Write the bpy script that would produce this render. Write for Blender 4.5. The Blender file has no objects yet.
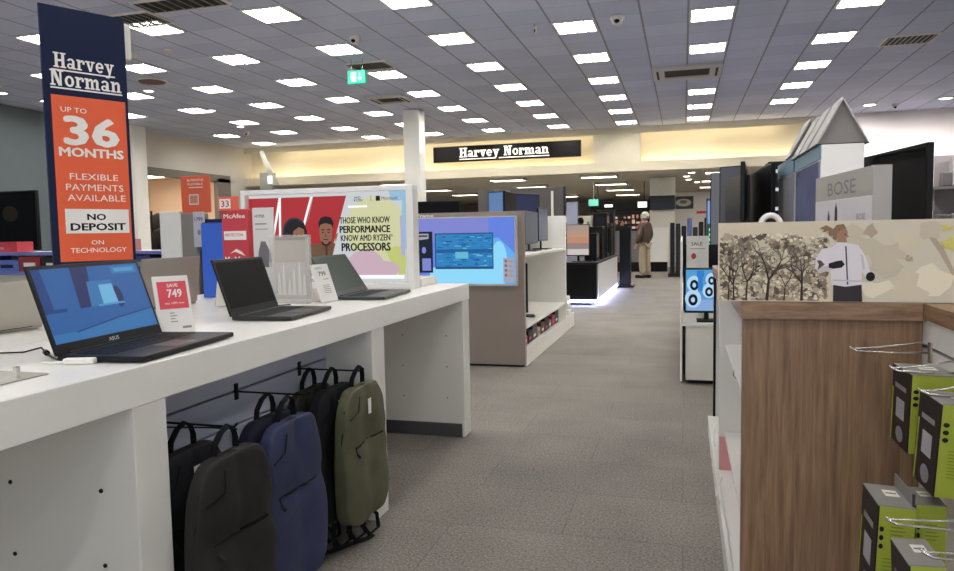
import bpy, math, random
from mathutils import Vector, Matrix, noise
random.seed(7)
PI = math.pi
S = bpy.context.scene
COL = S.collection
# ------------------------------------------------------------------ camera
cam_d = bpy.data.cameras.new('camera'); cam = bpy.data.objects.new('camera', cam_d); COL.objects.link(cam)
PITCH, YAW, ROLL = .0728, .2790, -.018
_cp, _sp = math.cos(PITCH), math.sin(PITCH)
Fv = Vector((-math.sin(YAW)*_cp, math.cos(YAW)*_cp, -_sp)); Rv = Vector((math.cos(YAW), math.sin(YAW), 0)); Uv = Rv.cross(Fv)
Rr = Rv*math.cos(ROLL)+Uv*math.sin(ROLL); Ur = -Rv*math.sin(ROLL)+Uv*math.cos(ROLL)
cam.matrix_world = Matrix(((Rr.x, Ur.x, -Fv.x, 0), (Rr.y, Ur.y, -Fv.y, 0), (Rr.z, Ur.z, -Fv.z, 1.3), (0, 0, 0, 1)))
cam_d.sensor_width = 36; cam_d.lens = 722/954*36; cam_d.clip_start = .05; cam_d.clip_end = 200
S.camera = cam
# ------------------------------------------------------------------ world and exposure
W = bpy.data.worlds.new('world'); S.world = W; W.use_nodes = True
W.node_tree.nodes['Background'].inputs[0].default_value = (.9, .93, 1, 1)
W.node_tree.nodes['Background'].inputs[1].default_value = 1.5
S.view_settings.view_transform = 'Standard'; S.view_settings.look = 'None'; S.view_settings.gamma = 1
S.view_settings.exposure = 0.38
PANEL_EMIT = 24.0      # the ceiling panels
COVE_EMIT = 9.0
# ------------------------------------------------------------------ materials
def lin(c):
    if isinstance(c, str): c = tuple(int(c[i:i+2], 16) for i in (0, 2, 4))
    return tuple((x/255/12.92 if x/255 <= .04045 else ((x/255+.055)/1.055)**2.4) for x in c)
_mats = {}
def M(name, c='808080', r=.5, m=0, e=0, var=0, scale=30, bump=0, stretch=(1, 1, 1), c2=None, alpha=1, trans=0, ec=None):
    if name in _mats: return _mats[name]
    mt = bpy.data.materials.new(name); _mats[name] = mt; mt.use_nodes = True
    nt = mt.node_tree; b = nt.nodes['Principled BSDF']; L = nt.links
    col = lin(c)
    b.inputs['Base Color'].default_value = (*col, 1); b.inputs['Roughness'].default_value = r; b.inputs['Metallic'].default_value = m
    if sum(col) < .12 and not m: b.inputs['Specular IOR Level'].default_value = .08 if 'screen' in name else .22
    if e:
        b.inputs['Emission Color'].default_value = (*(lin(ec) if ec else col), 1); b.inputs['Emission Strength'].default_value = e
    if trans: b.inputs['Transmission Weight'].default_value = trans; b.inputs['IOR'].default_value = 1.3
    if alpha < 1: b.inputs['Alpha'].default_value = alpha
    if var or bump or c2:
        tc = nt.nodes.new('ShaderNodeTexCoord'); mp = nt.nodes.new('ShaderNodeMapping'); mp.inputs['Scale'].default_value = stretch
        nz = nt.nodes.new('ShaderNodeTexNoise'); nz.inputs['Scale'].default_value = scale; nz.inputs['Detail'].default_value = 5
        L.new(tc.outputs['Object'], mp.inputs[0]); L.new(mp.outputs[0], nz.inputs['Vector'])
        if var or c2:
            rp = nt.nodes.new('ShaderNodeValToRGB'); rp.color_ramp.elements[0].position = .3; rp.color_ramp.elements[1].position = .7
            lo = lin(c2) if c2 else tuple(x*(1-var) for x in col); hi = col if c2 else tuple(min(1, x*(1+var)) for x in col)
            rp.color_ramp.elements[0].color = (*lo, 1); rp.color_ramp.elements[1].color = (*hi, 1)
            L.new(nz.outputs['Fac'], rp.inputs[0]); L.new(rp.outputs[0], b.inputs['Base Color'])
        if bump:
            bp = nt.nodes.new('ShaderNodeBump'); bp.inputs['Strength'].default_value = bump; bp.inputs['Distance'].default_value = .01
            L.new(nz.outputs['Fac'], bp.inputs['Height']); L.new(bp.outputs[0], b.inputs['Normal'])
    return mt
def scr(name, c, e=1.0):      # a lit screen
    return M(name, '0b0b0d', .35, e=e*.80, ec=c)
WHITE = M('white_laminate', 'f3f1ea', .35, var=.02, scale=3)
WHITE2 = M('white_panel', 'e6e4dc', .5, var=.02, scale=2)
SLAT = M('slatwall_white', 'd0d6e8', .4)
DARK = M('charcoal_plastic', '151517', .45)
BLACK = M('black_plastic', '0b0b0c', .35)
GBLACK = M('gloss_black', '08080a', .12)
METAL = M('chrome_wire', 'c9c7c0', .25, m=.9)
GREYM = M('grey_metal', '7d7c78', .4, m=.5)
TAUPE = M('taupe_laminate', '93877e', .55, var=.03, scale=4)
CREAM = M('cream_plastic', 'd8d4c4', .5)
RED = M('promo_red', 'c83440', .5); ORANGE = M('promo_orange', 'e2633c', .5); NAVY = M('navy_board', '1a2340', .45)
PWHITE = M('print_white', 'f0ede4', .5); PBLACK = M('print_black', '15141a', .5); INKG = M('print_grey', '8a8a88', .5)
# ------------------------------------------------------------------ mesh helpers
class MB:
    def __init__(s): s.v = []; s.f = []; s.m = []
    def add(s, vs, fs, mi=0):
        n = len(s.v); s.v += [tuple(v) for v in vs]; s.f += [tuple(i+n for i in f) for f in fs]; s.m += [mi]*len(fs); return s
    def box(s, x0, x1, y0, y1, z0, z1, mi=0, T=None):
        vs = [(x, y, z) for x in (x0, x1) for y in (y0, y1) for z in (z0, z1)]
        if T: vs = [T(Vector(v)) for v in vs]
        return s.add(vs, [(0, 1, 3, 2), (4, 6, 7, 5), (0, 4, 5, 1), (2, 3, 7, 6), (0, 2, 6, 4), (1, 5, 7, 3)], mi)
    def cyl(s, p0, p1, r, n=12, r1=None, mi=0):
        p0, p1 = Vector(p0), Vector(p1); d = (p1-p0).normalized(); a = d.orthogonal().normalized(); b = d.cross(a); r1 = r if r1 is None else r1
        vs = []
        for p, q in ((p0, r), (p1, r1)):
            for k in range(n):
                t = 2*PI*k/n; vs.append(p+a*math.cos(t)*q+b*math.sin(t)*q)
        fs = [(k, (k+1) % n, n+(k+1) % n, n+k) for k in range(n)]+[tuple(range(n))[::-1], tuple(range(n, 2*n))]
        return s.add(vs, fs, mi)
    def tube(s, pts, r, n=8, flat=None, mi=0, closed=False):
        pts = [Vector(p) for p in pts]; N = len(pts); vs = []; up = Vector((0, 0, 1))
        prev = None
        for i, p in enumerate(pts):
            d = (pts[(i+1) % N]-pts[i-1]) if closed else (pts[min(i+1, N-1)]-pts[max(i-1, 0)])
            d.normalize()
            if prev is None: a = d.orthogonal().normalized() if flat is None else (Vector(flat)-d*d.dot(Vector(flat))).normalized()
            else: a = (prev-d*d.dot(prev)).normalized()
            prev = a; b = d.cross(a)
            ra, rb = (r if not isinstance(r, tuple) else r)*1 if not isinstance(r, tuple) else 0, 0
            if isinstance(r, tuple): ra, rb = r
            else: ra = rb = r
            for k in range(n):
                t = 2*PI*k/n; vs.append(p+a*math.cos(t)*ra+b*math.sin(t)*rb)
        fs = []
        for i in range(N if closed else N-1):
            j = (i+1) % N
            for k in range(n): fs.append((i*n+k, i*n+(k+1) % n, j*n+(k+1) % n, j*n+k))
        if not closed: fs += [tuple(range(n))[::-1], tuple(range((N-1)*n, N*n))]
        return s.add(vs, fs, mi)
    def lathe(s, prof, c=(0, 0, 0), n=20, mi=0):
        vs = [(c[0]+r*math.cos(2*PI*k/n), c[1]+r*math.sin(2*PI*k/n), c[2]+z) for r, z in prof for k in range(n)]
        fs = [(i*n+k, i*n+(k+1) % n, (i+1)*n+(k+1) % n, (i+1)*n+k) for i in range(len(prof)-1) for k in range(n)]
        fs += [tuple(range(n))[::-1], tuple(range((len(prof)-1)*n, len(prof)*n))]
        return s.add(vs, fs, mi)
    def prism(s, poly, fn, d0, d1, mi=0):       # poly 2D, fn(u,v,d)->3D
        n = len(poly); vs = [fn(u, v, d0) for u, v in poly]+[fn(u, v, d1) for u, v in poly]
        return s.add(vs, [tuple(range(n))[::-1], tuple(range(n, 2*n))]+[(k, (k+1) % n, n+(k+1) % n, n+k) for k in range(n)], mi)
    def build(s, name, mats, parent=None, bevel=0, smooth=False, sub=0):
        me = bpy.data.meshes.new(name); me.from_pydata(s.v, [], s.f)
        for m in (mats if isinstance(mats, (list, tuple)) else [mats]): me.materials.append(m)
        me.polygons.foreach_set('material_index', s.m)
        if smooth: me.polygons.foreach_set('use_smooth', [True]*len(s.f))
        me.update()
        import bmesh
        bm = bmesh.new(); bm.from_mesh(me); bmesh.ops.recalc_face_normals(bm, faces=bm.faces); bm.to_mesh(me); bm.free()
        o = bpy.data.objects.new(name, me); COL.objects.link(o)
        if parent: o.parent = parent
        if sub:
            q = o.modifiers.new('subd', 'SUBSURF'); q.levels = q.render_levels = sub
        if bevel:
            q = o.modifiers.new('bevel', 'BEVEL'); q.width = bevel; q.segments = 2; q.limit_method = 'ANGLE'
        return o
def tag(o, label=None, cat=None, group=None, kind=None):
    if label: o['label'] = label
    if cat: o['category'] = cat
    if group: o['group'] = group
    if kind: o['kind'] = kind
    return o
def thing(name, label, cat, loc=(0, 0, 0), rz=0, group=None):
    o = bpy.data.objects.new(name, None); COL.objects.link(o); o.empty_display_size = .1
    o.location = loc; o.rotation_euler = (0, 0, rz)
    return tag(o, label, cat, group)
def bx(name, b, mat, parent=None, bevel=.002):
    return MB().box(*b).build(name, mat, parent, bevel)
def struct(name, b, mat):
    return tag(bx(name, b, mat, None, 0), kind='structure')
def copy_tree(o, parent=None):
    c = o.copy(); COL.objects.link(c); c.parent = parent
    for ch in list(o.children): copy_tree(ch, c)
    return c
# ------------------------------------------------------------------ flat artwork: polygons and lettering laid on a real surface
_tx = {}
def textmesh(s, bold=0.0):
    k = (s, bold)
    if k in _tx: return _tx[k]
    cu = bpy.data.curves.new('txt', 'FONT'); cu.body = s; cu.offset = bold; cu.size = 1; cu.resolution_u = 2
    ob = bpy.data.objects.new('txt', cu); COL.objects.link(ob)
    dg = bpy.context.evaluated_depsgraph_get(); ev = ob.evaluated_get(dg); me = ev.to_mesh()
    vs = [(v.co.x, v.co.y) for v in me.vertices]; fs = [tuple(p.vertices) for p in me.polygons]
    ev.to_mesh_clear(); bpy.data.objects.remove(ob); bpy.data.curves.remove(cu)
    x0 = min(v[0] for v in vs); x1 = max(v[0] for v in vs); y0 = min(v[1] for v in vs); y1 = max(v[1] for v in vs)
    r = ([((x-x0)/(x1-x0), (y-y0)/(y1-y0)) for x, y in vs], fs); _tx[k] = r; return r
def ring(cx, cy, rx, ry, a0, a1, t, n=14):
    out = []
    for k in range(n):
        p, q = math.radians(a0+(a1-a0)*k/n), math.radians(a0+(a1-a0)*(k+1)/n)
        f = lambda a, d: (cx+(rx-d)*math.cos(a), cy+(ry-d*.8)*math.sin(a))
        out.append([f(p, 0), f(q, 0), f(q, t), f(p, t)])
    return out
def R4(x0, y0, x1, y1): return [(x0, y0), (x1, y0), (x1, y1), (x0, y1)]
def slab(s):                   # heavy slab-serif lettering
    G = {'H': (.86, [R4(.1, 0, .3, 1), R4(.55, 0, .75, 1), R4(.3, .42, .55, .56), R4(0, 0, .39, .1), R4(0, .9, .39, 1), R4(.46, 0, .85, .1), R4(.46, .9, .85, 1)]),
         'a': (.66, [R4(.38, 0, .55, .52), R4(.38, 0, .65, .1)]+ring(.25, .19, .22, .19, 0, 360, .13)+ring(.3, .48, .25, .22, 0, 165, .14)),
         'r': (.58, [R4(.08, 0, .26, .68), R4(0, 0, .36, .1), R4(0, .6, .26, .7), R4(.42, .42, .57, .6)]+ring(.4, .48, .2, .22, 15, 165, .14)),
         'v': (.7, [[(.06, .7), (.26, .7), (.42, 0), (.28, 0)], [(.5, .7), (.62, .7), (.42, 0), (.3, 0)], R4(0, .6, .33, .7), R4(.4, .6, .69, .7)]),
         'e': (.64, ring(.3, .35, .29, .36, 0, 320, .16)+[R4(.1, .3, .57, .42)]),
         'y': (.7, [[(.06, .7), (.26, .7), (.44, 0), (.28, 0)], [(.5, .7), (.62, .7), (.32, -.28), (.18, -.28)], R4(0, .6, .33, .7), R4(.4, .6, .69, .7), R4(.05, -.28, .3, -.16)]),
         'N': (.88, [R4(.1, 0, .23, 1), R4(.6, 0, .73, 1), [(.1, 1), (.35, 1), (.73, 0), (.52, 0)], R4(0, 0, .34, .1), R4(0, .9, .3, 1), R4(.48, .9, .86, 1)]),
         'o': (.64, ring(.31, .35, .3, .36, 0, 360, .17)),
         'm': (1.02, [R4(.08, 0, .26, .68), R4(.41, 0, .58, .5), R4(.74, 0, .91, .5), R4(0, 0, .34, .1), R4(.37, 0, .65, .1), R4(.69, 0, 1, .1), R4(0, .6, .26, .7)]+ring(.41, .46, .18, .24, 0, 165, .15)+ring(.74, .46, .18, .24, 0, 165, .15)),
         'n': (.74, [R4(.08, 0, .26, .68), R4(.45, 0, .62, .5), R4(0, 0, .34, .1), R4(.39, 0, .72, .1), R4(0, .6, .26, .7)]+ring(.43, .46, .2, .24, 0, 165, .15)),
         ' ': (.4, [])}
    x = 0; out = []
    for ch in s:
        w, ps = G[ch]; out += [[(u+x, v) for u, v in p] for p in ps]; x += w+.03
    return out, x
class Flat:
    """frame on a surface: origin + u,v axes (unit), normal; coordinates in metres"""
    def __init__(s, o, u, v, n): s.o, s.u, s.v, s.n = map(Vector, (o, u, v, n)); s.mb = MB(); s.mats = []; s.lay = 0
    def mi(s, m):
        if m not in s.mats: s.mats.append(m)
        return s.mats.index(m)
    def P(s, a, b, d): return s.o+s.u*a+s.v*b+s.n*d
    def poly(s, pts, m, d=None):
        s.lay += 1; d = .0004+.00012*s.lay if d is None else d
        s.mb.add([s.P(a, b, d) for a, b in pts], [tuple(range(len(pts)))], s.mi(m)); return s
    def rect(s, a0, b0, a1, b1, m): return s.poly([(a0, b0), (a1, b0), (a1, b1), (a0, b1)], m)
    def ell(s, a, b, ra, rb, m, n=20, rot=0):
        c, q = math.cos(rot), math.sin(rot)
        return s.poly([(a+ra*math.cos(t)*c-rb*math.sin(t)*q, b+ra*math.cos(t)*q+rb*math.sin(t)*c) for t in [2*PI*k/n for k in range(n)]], m)
    def text(s, t, a0, b0, a1, b1, m, bold=0.0):
        vs, fs = textmesh(t); s.lay += 1; d = .0004+.00012*s.lay; k = bold*(b1-b0)*1.1
        for i, (dx, dy) in enumerate([(0, 0)]+([(-k, 0), (k, 0), (-k*.5, k*.5), (k*.5, -k*.5), (k*.5, k*.5), (-k*.5, -k*.5)] if bold else [])):
            s.mb.add([s.P(a0+x*(a1-a0)+dx, b0+y*(b1-b0)+dy, d+.000008*i) for x, y in vs], fs, s.mi(m))
        return s
    def slabtext(s, t, a0, b0, a1, cap, m, depth=0):
        ps, w = slab(t); k = (a1-a0)/w; s.lay += 1; d = .0004+.00012*s.lay
        for i, p in enumerate(ps):
            q = [(a0+u*k, b0+v*cap) for u, v in p]
            if depth: s.mb.prism(q, lambda u, v, e: s.P(u, v, e), 0, depth, s.mi(m))
            else: s.mb.add([s.P(u, v, d+.00002*(i % 5)) for u, v in q], [tuple(range(len(q)))], s.mi(m))
        return s
    def build(s, name, parent=None):
        me = bpy.data.meshes.new(name); me.from_pydata(s.mb.v, [], s.mb.f)
        for m in s.mats: me.materials.append(m)
        me.polygons.foreach_set('material_index', s.mb.m); me.update()
        o = bpy.data.objects.new(name, me); COL.objects.link(o)
        if parent: o.parent = parent
        return o
def front(x0, z0, y): return Flat((x0, y, z0), (1, 0, 0), (0, 0, 1), (0, -1, 0))      # faces the camera (-y)
def side(x, y0, z0): return Flat((x, y0, z0), (0, 1, 0), (0, 0, 1), (1, 0, 0))       # faces +x, u runs away
def side_l(x, y0, z0): return Flat((x, y0, z0), (0, -1, 0), (0, 0, 1), (-1, 0, 0))   # faces -x, u runs towards camera
# ================================================================== SETTING
CZ = 4.16
TX, TY = .606, .628                     # ceiling tile pitch
GX, GY = -1.461, 10.344                 # centre of one light panel
def grid_mat():
    mt = bpy.data.materials.new('ceiling_tiles'); mt.use_nodes = True; nt = mt.node_tree; L = nt.links; b = nt.nodes['Principled BSDF']
    b.inputs['Roughness'].default_value = .8
    tc = nt.nodes.new('ShaderNodeTexCoord'); sp = nt.nodes.new('ShaderNodeSeparateXYZ'); L.new(tc.outputs['Object'], sp.inputs[0])
    def mth(op, a, bb=None):
        n = nt.nodes.new('ShaderNodeMath'); n.operation = op
        for i, q in enumerate((a, bb)):
            if q is None: continue
            if isinstance(q, (int, float)): n.inputs[i].default_value = q
            else: L.new(q, n.inputs[i])
        return n.outputs[0]
    def line(out, off, pitch, w):
        t = mth('MULTIPLY', mth('SUBTRACT', out, off), 1/pitch); fr = mth('FRACT', t)
        return mth('LESS_THAN', mth('SUBTRACT', .5, mth('ABSOLUTE', mth('SUBTRACT', fr, .5))), w/pitch/2), mth('FLOOR', t)
    lx, ix = line(sp.outputs[0], GX-TX/2, TX, .028); ly, iy = line(sp.outputs[1], GY-TY/2, TY, .014)
    wn = nt.nodes.new('ShaderNodeTexWhiteNoise'); cb = nt.nodes.new('ShaderNodeCombineXYZ'); L.new(ix, cb.inputs[0]); L.new(iy, cb.inputs[1]); L.new(cb.outputs[0], wn.inputs['Vector'])
    mx = nt.nodes.new('ShaderNodeMix'); mx.data_type = 'RGBA'; mx.inputs['A'].default_value = (*lin('b0b7cf'), 1); mx.inputs['B'].default_value = (*lin('bfc5da'), 1); L.new(wn.outputs['Value'], mx.inputs['Factor'])
    m2 = nt.nodes.new('ShaderNodeMix'); m2.data_type = 'RGBA'; L.new(mth('MAXIMUM', lx, mth('MULTIPLY', ly, .55)), m2.inputs['Factor'])
    L.new(mx.outputs['Result'], m2.inputs['A']); m2.inputs['B'].default_value = (*lin('83848f'), 1); L.new(m2.outputs['Result'], b.inputs['Base Color'])
    return mt
CEIL = grid_mat()
def carpet_mat():
    mt = bpy.data.materials.new('grey_carpet'); mt.use_nodes = True; nt = mt.node_tree; L = nt.links; b = nt.nodes['Principled BSDF']; b.inputs['Roughness'].default_value = .85
    tc = nt.nodes.new('ShaderNodeTexCoord')
    n1 = nt.nodes.new('ShaderNodeTexNoise'); n1.inputs['Scale'].default_value = 95; n1.inputs['Detail'].default_value = 3
    mp = nt.nodes.new('ShaderNodeMapping'); mp.inputs['Scale'].default_value = (1.2, 1.2, 1)
    n2 = nt.nodes.new('ShaderNodeTexNoise'); n2.inputs['Scale'].default_value = 1.6; n2.inputs['Detail'].default_value = 4
    ck = nt.nodes.new('ShaderNodeTexBrick'); ck.inputs['Scale'].default_value = 1; ck.inputs['Brick Width'].default_value = 1.0; ck.inputs['Row Height'].default_value = .5; ck.inputs['Mortar Size'].default_value = .003
    ck.inputs['Color1'].default_value = (.42, .42, .42, 1); ck.inputs['Color2'].default_value = (.58, .58, .58, 1); ck.inputs['Mortar'].default_value = (.2, .2, .2, 1)
    L.new(tc.outputs['Object'], n1.inputs['Vector']); L.new(tc.outputs['Object'], mp.inputs[0]); L.new(mp.outputs[0], n2.inputs['Vector']); L.new(tc.outputs['Object'], ck.inputs['Vector'])
    def mth(op, a, bb):
        n = nt.nodes.new('ShaderNodeMath'); n.operation = op
        for i, q in enumerate((a, bb)):
            if isinstance(q, (int, float)): n.inputs[i].default_value = q
            else: L.new(q, n.inputs[i])
        return n.outputs[0]
    v = mth('ADD', mth('ADD', mth('MULTIPLY', n1.outputs['Fac'], .62), mth('MULTIPLY', n2.outputs['Fac'], .16)), mth('MULTIPLY', ck.outputs['Color'], .22))
    rp = nt.nodes.new('ShaderNodeValToRGB'); rp.color_ramp.elements[0].position = .32; rp.color_ramp.elements[1].position = .68
    rp.color_ramp.elements[0].color = (*lin('4a4642'), 1); rp.color_ramp.elements[1].color = (*lin('9c948a'), 1)
    L.new(v, rp.inputs[0]); L.new(rp.outputs[0], b.inputs['Base Color'])
    bp = nt.nodes.new('ShaderNodeBump'); bp.inputs['Strength'].default_value = .4; bp.inputs['Distance'].default_value = .004; L.new(n1.outputs['Fac'], bp.inputs['Height']); L.new(bp.outputs[0], b.inputs['Normal'])
    return mt
CARPET = carpet_mat()
PAINT = M('warm_wall_paint', 'beb8ae', .75, var=.02, scale=1.5)
PAINT2 = M('white_wall_paint', 'cbc4c2', .75, var=.02, scale=1.5)
TEAL = M('grey_teal_wall', '566063', .6, var=.05, scale=1)
struct('floor', (-16, 9, -6, 46, -.1, 0), CARPET)
struct('ceiling', (-16, 9, -6, 21.3, CZ, CZ+.1), CEIL)
struct('ceiling_far', (-16, 9, 21.3, 46, 3.1, 3.2), M('far_ceiling', 'e2ded4', .8, var=.04, scale=.6))
struct('wall_far', (-16, 9, 45.6, 46, 0, 3.4), M('far_wall', 'bdb9b0', .8))
mb = MB()          # unseen shop front added behind the camera, lets world light lift the ceiling
for k in range(9): mb.box(-16+k*3.1, -15.9+k*3.1, -6.1, -6, 0, CZ)
mb.box(-16, 9, -6.1, -6, CZ-.25, CZ); mb.box(-16, 9, -6.1, -6, 0, .1)
tag(mb.build('window_added', GREYM), kind='structure')
struct('wall_right', (8.8, 9, -6, 46, 0, CZ+.1), PAINT2)
struct('wall_right_return', (3.3, 8.8, 20.6, 20.8, 0, CZ), PAINT2)
# left wall with the shop-window opening (y 16.1..19.6, z 0..3.0)
mb = MB(); mb.box(-13.9, -13.7, -6, 16.1, 0, CZ); mb.box(-13.9, -13.7, 16.1, 19.6, 3.0, CZ); mb.box(-13.9, -13.7, 19.6, 46, 0, CZ)
tag(mb.build('wall_left', PAINT), kind='structure')
struct('wall_left_panel', (-13.72, -13.62, 5, 13.35, 0, CZ-.02), TEAL)
mb = MB(); mb.box(-13.75, -13.6, 16.0, 16.12, 0, 3.1); mb.box(-13.75, -13.6, 19.1, 19.75, 0, 3.1); mb.box(-13.75, -13.6, 16.0, 19.75, 2.98, 3.2)
tag(mb.build('window_1', M('dark_frame', '6a645e', .5)), kind='structure')
mb = MB(); mb.box(-17, -13.9, 15.9, 16.0, 0, 3.3); mb.box(-17, -13.9, 19.9, 20.0, 0, 3.3); mb.box(-17.1, -17, 15.9, 20, 0, 3.3); mb.box(-17, -13.9, 15.9, 20, 3.2, 3.3); mb.box(-17, -13.9, 15.9, 20, -.1, 0)
tag(mb.build('wall_annex', M('annex_wall', 'd4c5b4', .7)), kind='structure')
struct('trim_1', (-13.62, -13.3, 15.3, 15.75, 0, CZ), WHITE2)     # pale pier beside the opening
# bulkhead over the way through: fascia, ledge with hidden light, recessed back
BH = M('bulkhead_cream', 'd9d0b8', .7, var=.015, scale=1)
mb = MB(); mb.box(-13.7, 3.3, 21.1, 21.3, 3.0, CZ)
tag(mb.build('wall_bulkhead', BH), kind='structure')
mb = MB()
for a, b in ((-13.7, -2.45), (-1.15, 3.3)):
    mb.box(a, b, 20.75, 21.1, 3.02, 3.06); mb.box(a, b, 20.72, 20.77, 3.02, 3.2)
mb.box(-2.45, -1.15, 20.72, 21.1, 3.02, CZ)
tag(mb.build('trim_2', BH), kind='structure')
mb = MB(); mb.box(-13.7, 3.3, 20.7, 20.76, 3.98, CZ-.002); mb.box(-13.7, 3.3, 20.7, 21.3, 2.94, 3.02)
tag(mb.build('trim_3', BH), kind='structure')
COVE = M('cove_led', 'fff3c8', .5, e=COVE_EMIT, ec='fff0cc')
for i, (a, b, lb) in enumerate(((-13.5, -2.5, 'warm hidden light strip on the bulkhead ledge below the black store sign'), (-1.1, 3.2, 'warm hidden light strip on the bulkhead ledge right of the store sign'))):
    c = thing('cove_light', lb, 'strip light', ((a+b)/2, 20.9, 3.06)); bx('light_strip', (-(b-a)/2, (b-a)/2, -.04, .04, 0, .03), COVE, c, 0)
c = thing('cove_light', 'warm hidden light strip under the ceiling above the black store sign', 'strip light', (-5, 20.86, 4.05)); bx('light_strip', (-7.5, 7.5, -.03, .03, 0, .03), M('cove_led_soft', 'fff3c8', .5, e=COVE_EMIT*.45, ec='fff0cc'), c, 0)
# ------------------------------------------------------------------ ceiling fixtures
def diff_mat():
    mt = bpy.data.materials.new('louvre_diffuser'); mt.use_nodes = True; nt = mt.node_tree; L = nt.links; b = nt.nodes['Principled BSDF']
    b.inputs['Base Color'].default_value = (.8, .8, .78, 1)
    tc = nt.nodes.new('ShaderNodeTexCoord'); wv = nt.nodes.new('ShaderNodeTexWave'); wv.inputs['Scale'].default_value = 2.2; wv.inputs['Distortion'].default_value = 0; wv.bands_direction = 'X'
    L.new(tc.outputs['Object'], wv.inputs['Vector'])
    mr = nt.nodes.new('ShaderNodeMapRange'); mr.inputs['To Min'].default_value = PANEL_EMIT*.55; mr.inputs['To Max'].default_value = PANEL_EMIT*1.4; L.new(wv.outputs['Fac'], mr.inputs['Value'])
    b.inputs['Emission Color'].default_value = (1, .975, .94, 1); L.new(mr.outputs[0], b.inputs['Emission Strength'])
    return mt
DIFF = diff_mat(); FR = M('fixture_frame', 'c8c6bf', .5)
panel0 = thing('ceiling_light', 'x', 'ceiling light', (GX, GY, CZ), 0, 'square louvred light panels in the ceiling')
w, h = TX/2-.012, TY/2-.012
MB().box(-w+.03, w-.03, -h+.03, h-.03, -.012, -.006).build('diffuser', DIFF, panel0)
mb = MB(); mb.box(-w, w, -h, -h+.03, -.02, 0); mb.box(-w, w, h-.03, h, -.02, 0); mb.box(-w, -w+.03, -h+.03, h-.03, -.02, 0); mb.box(w-.03, w, -h+.03, h-.03, -.02, 0)
mb.build('frame', FR, panel0)
mb = MB()
for k in (1, 2, 3): x = -w+2*w*k/4; mb.box(x-.008, x+.008, -h+.03, h-.03, -.03, -.012)
for k in range(1, 6): y = -h+2*h*k/6; mb.box(-w+.03, w-.03, y-.003, y+.003, -.026, -.012)
mb.build('louvre', FR, panel0)
ORD = ['first', 'second', 'third', 'fourth', 'fifth', 'sixth', 'seventh', 'eighth', 'ninth', 'tenth', 'eleventh', 'twelfth']
used = False; cells = set()
for j in range(5, -9, -1):
    cols = [i for i in range(-6, 3)] if j >= -2 else [-4, -2, 0, 1, 2]
    if j < -2 and j % 2: continue
    for i in cols:
        if (i, j) in ((1, 2), (-6, 3), (-5, 5), (2, 5)): continue
        cells.add((i, j))
        o = panel0 if not used else copy_tree(panel0); used = True
        o.location = (GX+i*1.818, GY+j*1.884, CZ)
        rk = ORD[5-j] if 5-j < 12 else 'last'; rc = ORD[2-i]
        if j >= -2: o['label'] = 'square ceiling light panel, %s from the right in the %s row from the far bulkhead' % (rc, rk)
        else: o['label'] = 'square ceiling light panel behind the camera, column %s, row %s' % (rc, ORD[min(11, (-3-j))])
# air-conditioning cassettes
def cassette(x, y, label, s=.84, sx=None):
    c = thing('ceiling_air_conditioner', label, 'air conditioner', (x, y, CZ)); s2 = s/2; sx = sx or s2
    mb = MB(); i = s2*.62
    mb.box(-sx, sx, -s2, -i, -.05, 0); mb.box(-sx, sx, i, s2, -.05, 0); mb.box(-sx, -sx+s2-i, -i, i, -.05, 0); mb.box(sx-s2+i, sx, -i, i, -.05, 0)
    mb.build('casing', M('ac_casing', 'b9b7b3', .5), c, .006)
    g = MB(); g.box(-sx+s2-i, sx-s2+i, -i, i, -.02, 0); gi = g.build('intake_grille', M('ac_dark', '1d1d20', .6), c)
    for q in (-1, 1):
        mb = MB(); mb.box(q*(sx-.09)-.02, q*(sx-.09)+.02, -i, i, -.056, -.05); mb.build('louvre', M('ac_dark', '1d1d20', .6), c)
cassette(GX+TX*2.5, 13.9, 'wide ceiling air conditioner with dark grille in the middle aisle', 1.1, .6)
cassette(-5.95, 14.4, 'ceiling air conditioner cassette left of the square column top', .85)
def vent(x, y, sx, sy, label, n=9, ang=0):
    c = thing('ceiling_vent', label, 'vent', (x, y, CZ), ang)
    bx('backing', (-sx, sx, -sy, sy, -.012, 0), M('vent_dark', '1a191b', .7), c, 0)
    mb = MB(); mb.box(-sx, sx, -sy-.03, -sy, -.025, 0); mb.box(-sx, sx, sy, sy+.03, -.025, 0); mb.box(-sx-.03, -sx, -sy, sy, -.025, 0); mb.box(sx, sx+.03, -sy, sy, -.025, 0)
    mb.build('frame', FR, c)
    mb = MB()
    for k in range(n): u = -sx+2*sx*(k+.5)/n; mb.box(u-.008, u+.008, -sy, sy, -.022, -.012)
    mb.build('slat', GREYM, c)
vent(3.33, 12.78, .34, .28, 'dark square ceiling vent near the right wall')
vent(-5.1, 11.5, .34, .24, 'dark angled ceiling vent above the green exit sign')
vent(-6.8, 8.07, .3, .24, 'slatted dark ceiling vent right of the tall navy banner', 6)
vent(-5.9, 7.7, .55, .2, 'dark ceiling vent at the upper left edge of the view', 8)
def downlight(x, y, label, r=.09, e=6):
    c = thing('downlight', label, 'downlight', (x, y, CZ))
    MB().lathe([(r, 0), (r*1.15, -.012), (r*.9, -.02)]).build('rim', FR, c)
    MB().lathe([(r*.85, -.02), (r*.5, -.03), (.002, -.034)]).build('lens', M('downlight_lens%g' % e, 'fff6e4', .5, e=e), c)
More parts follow.
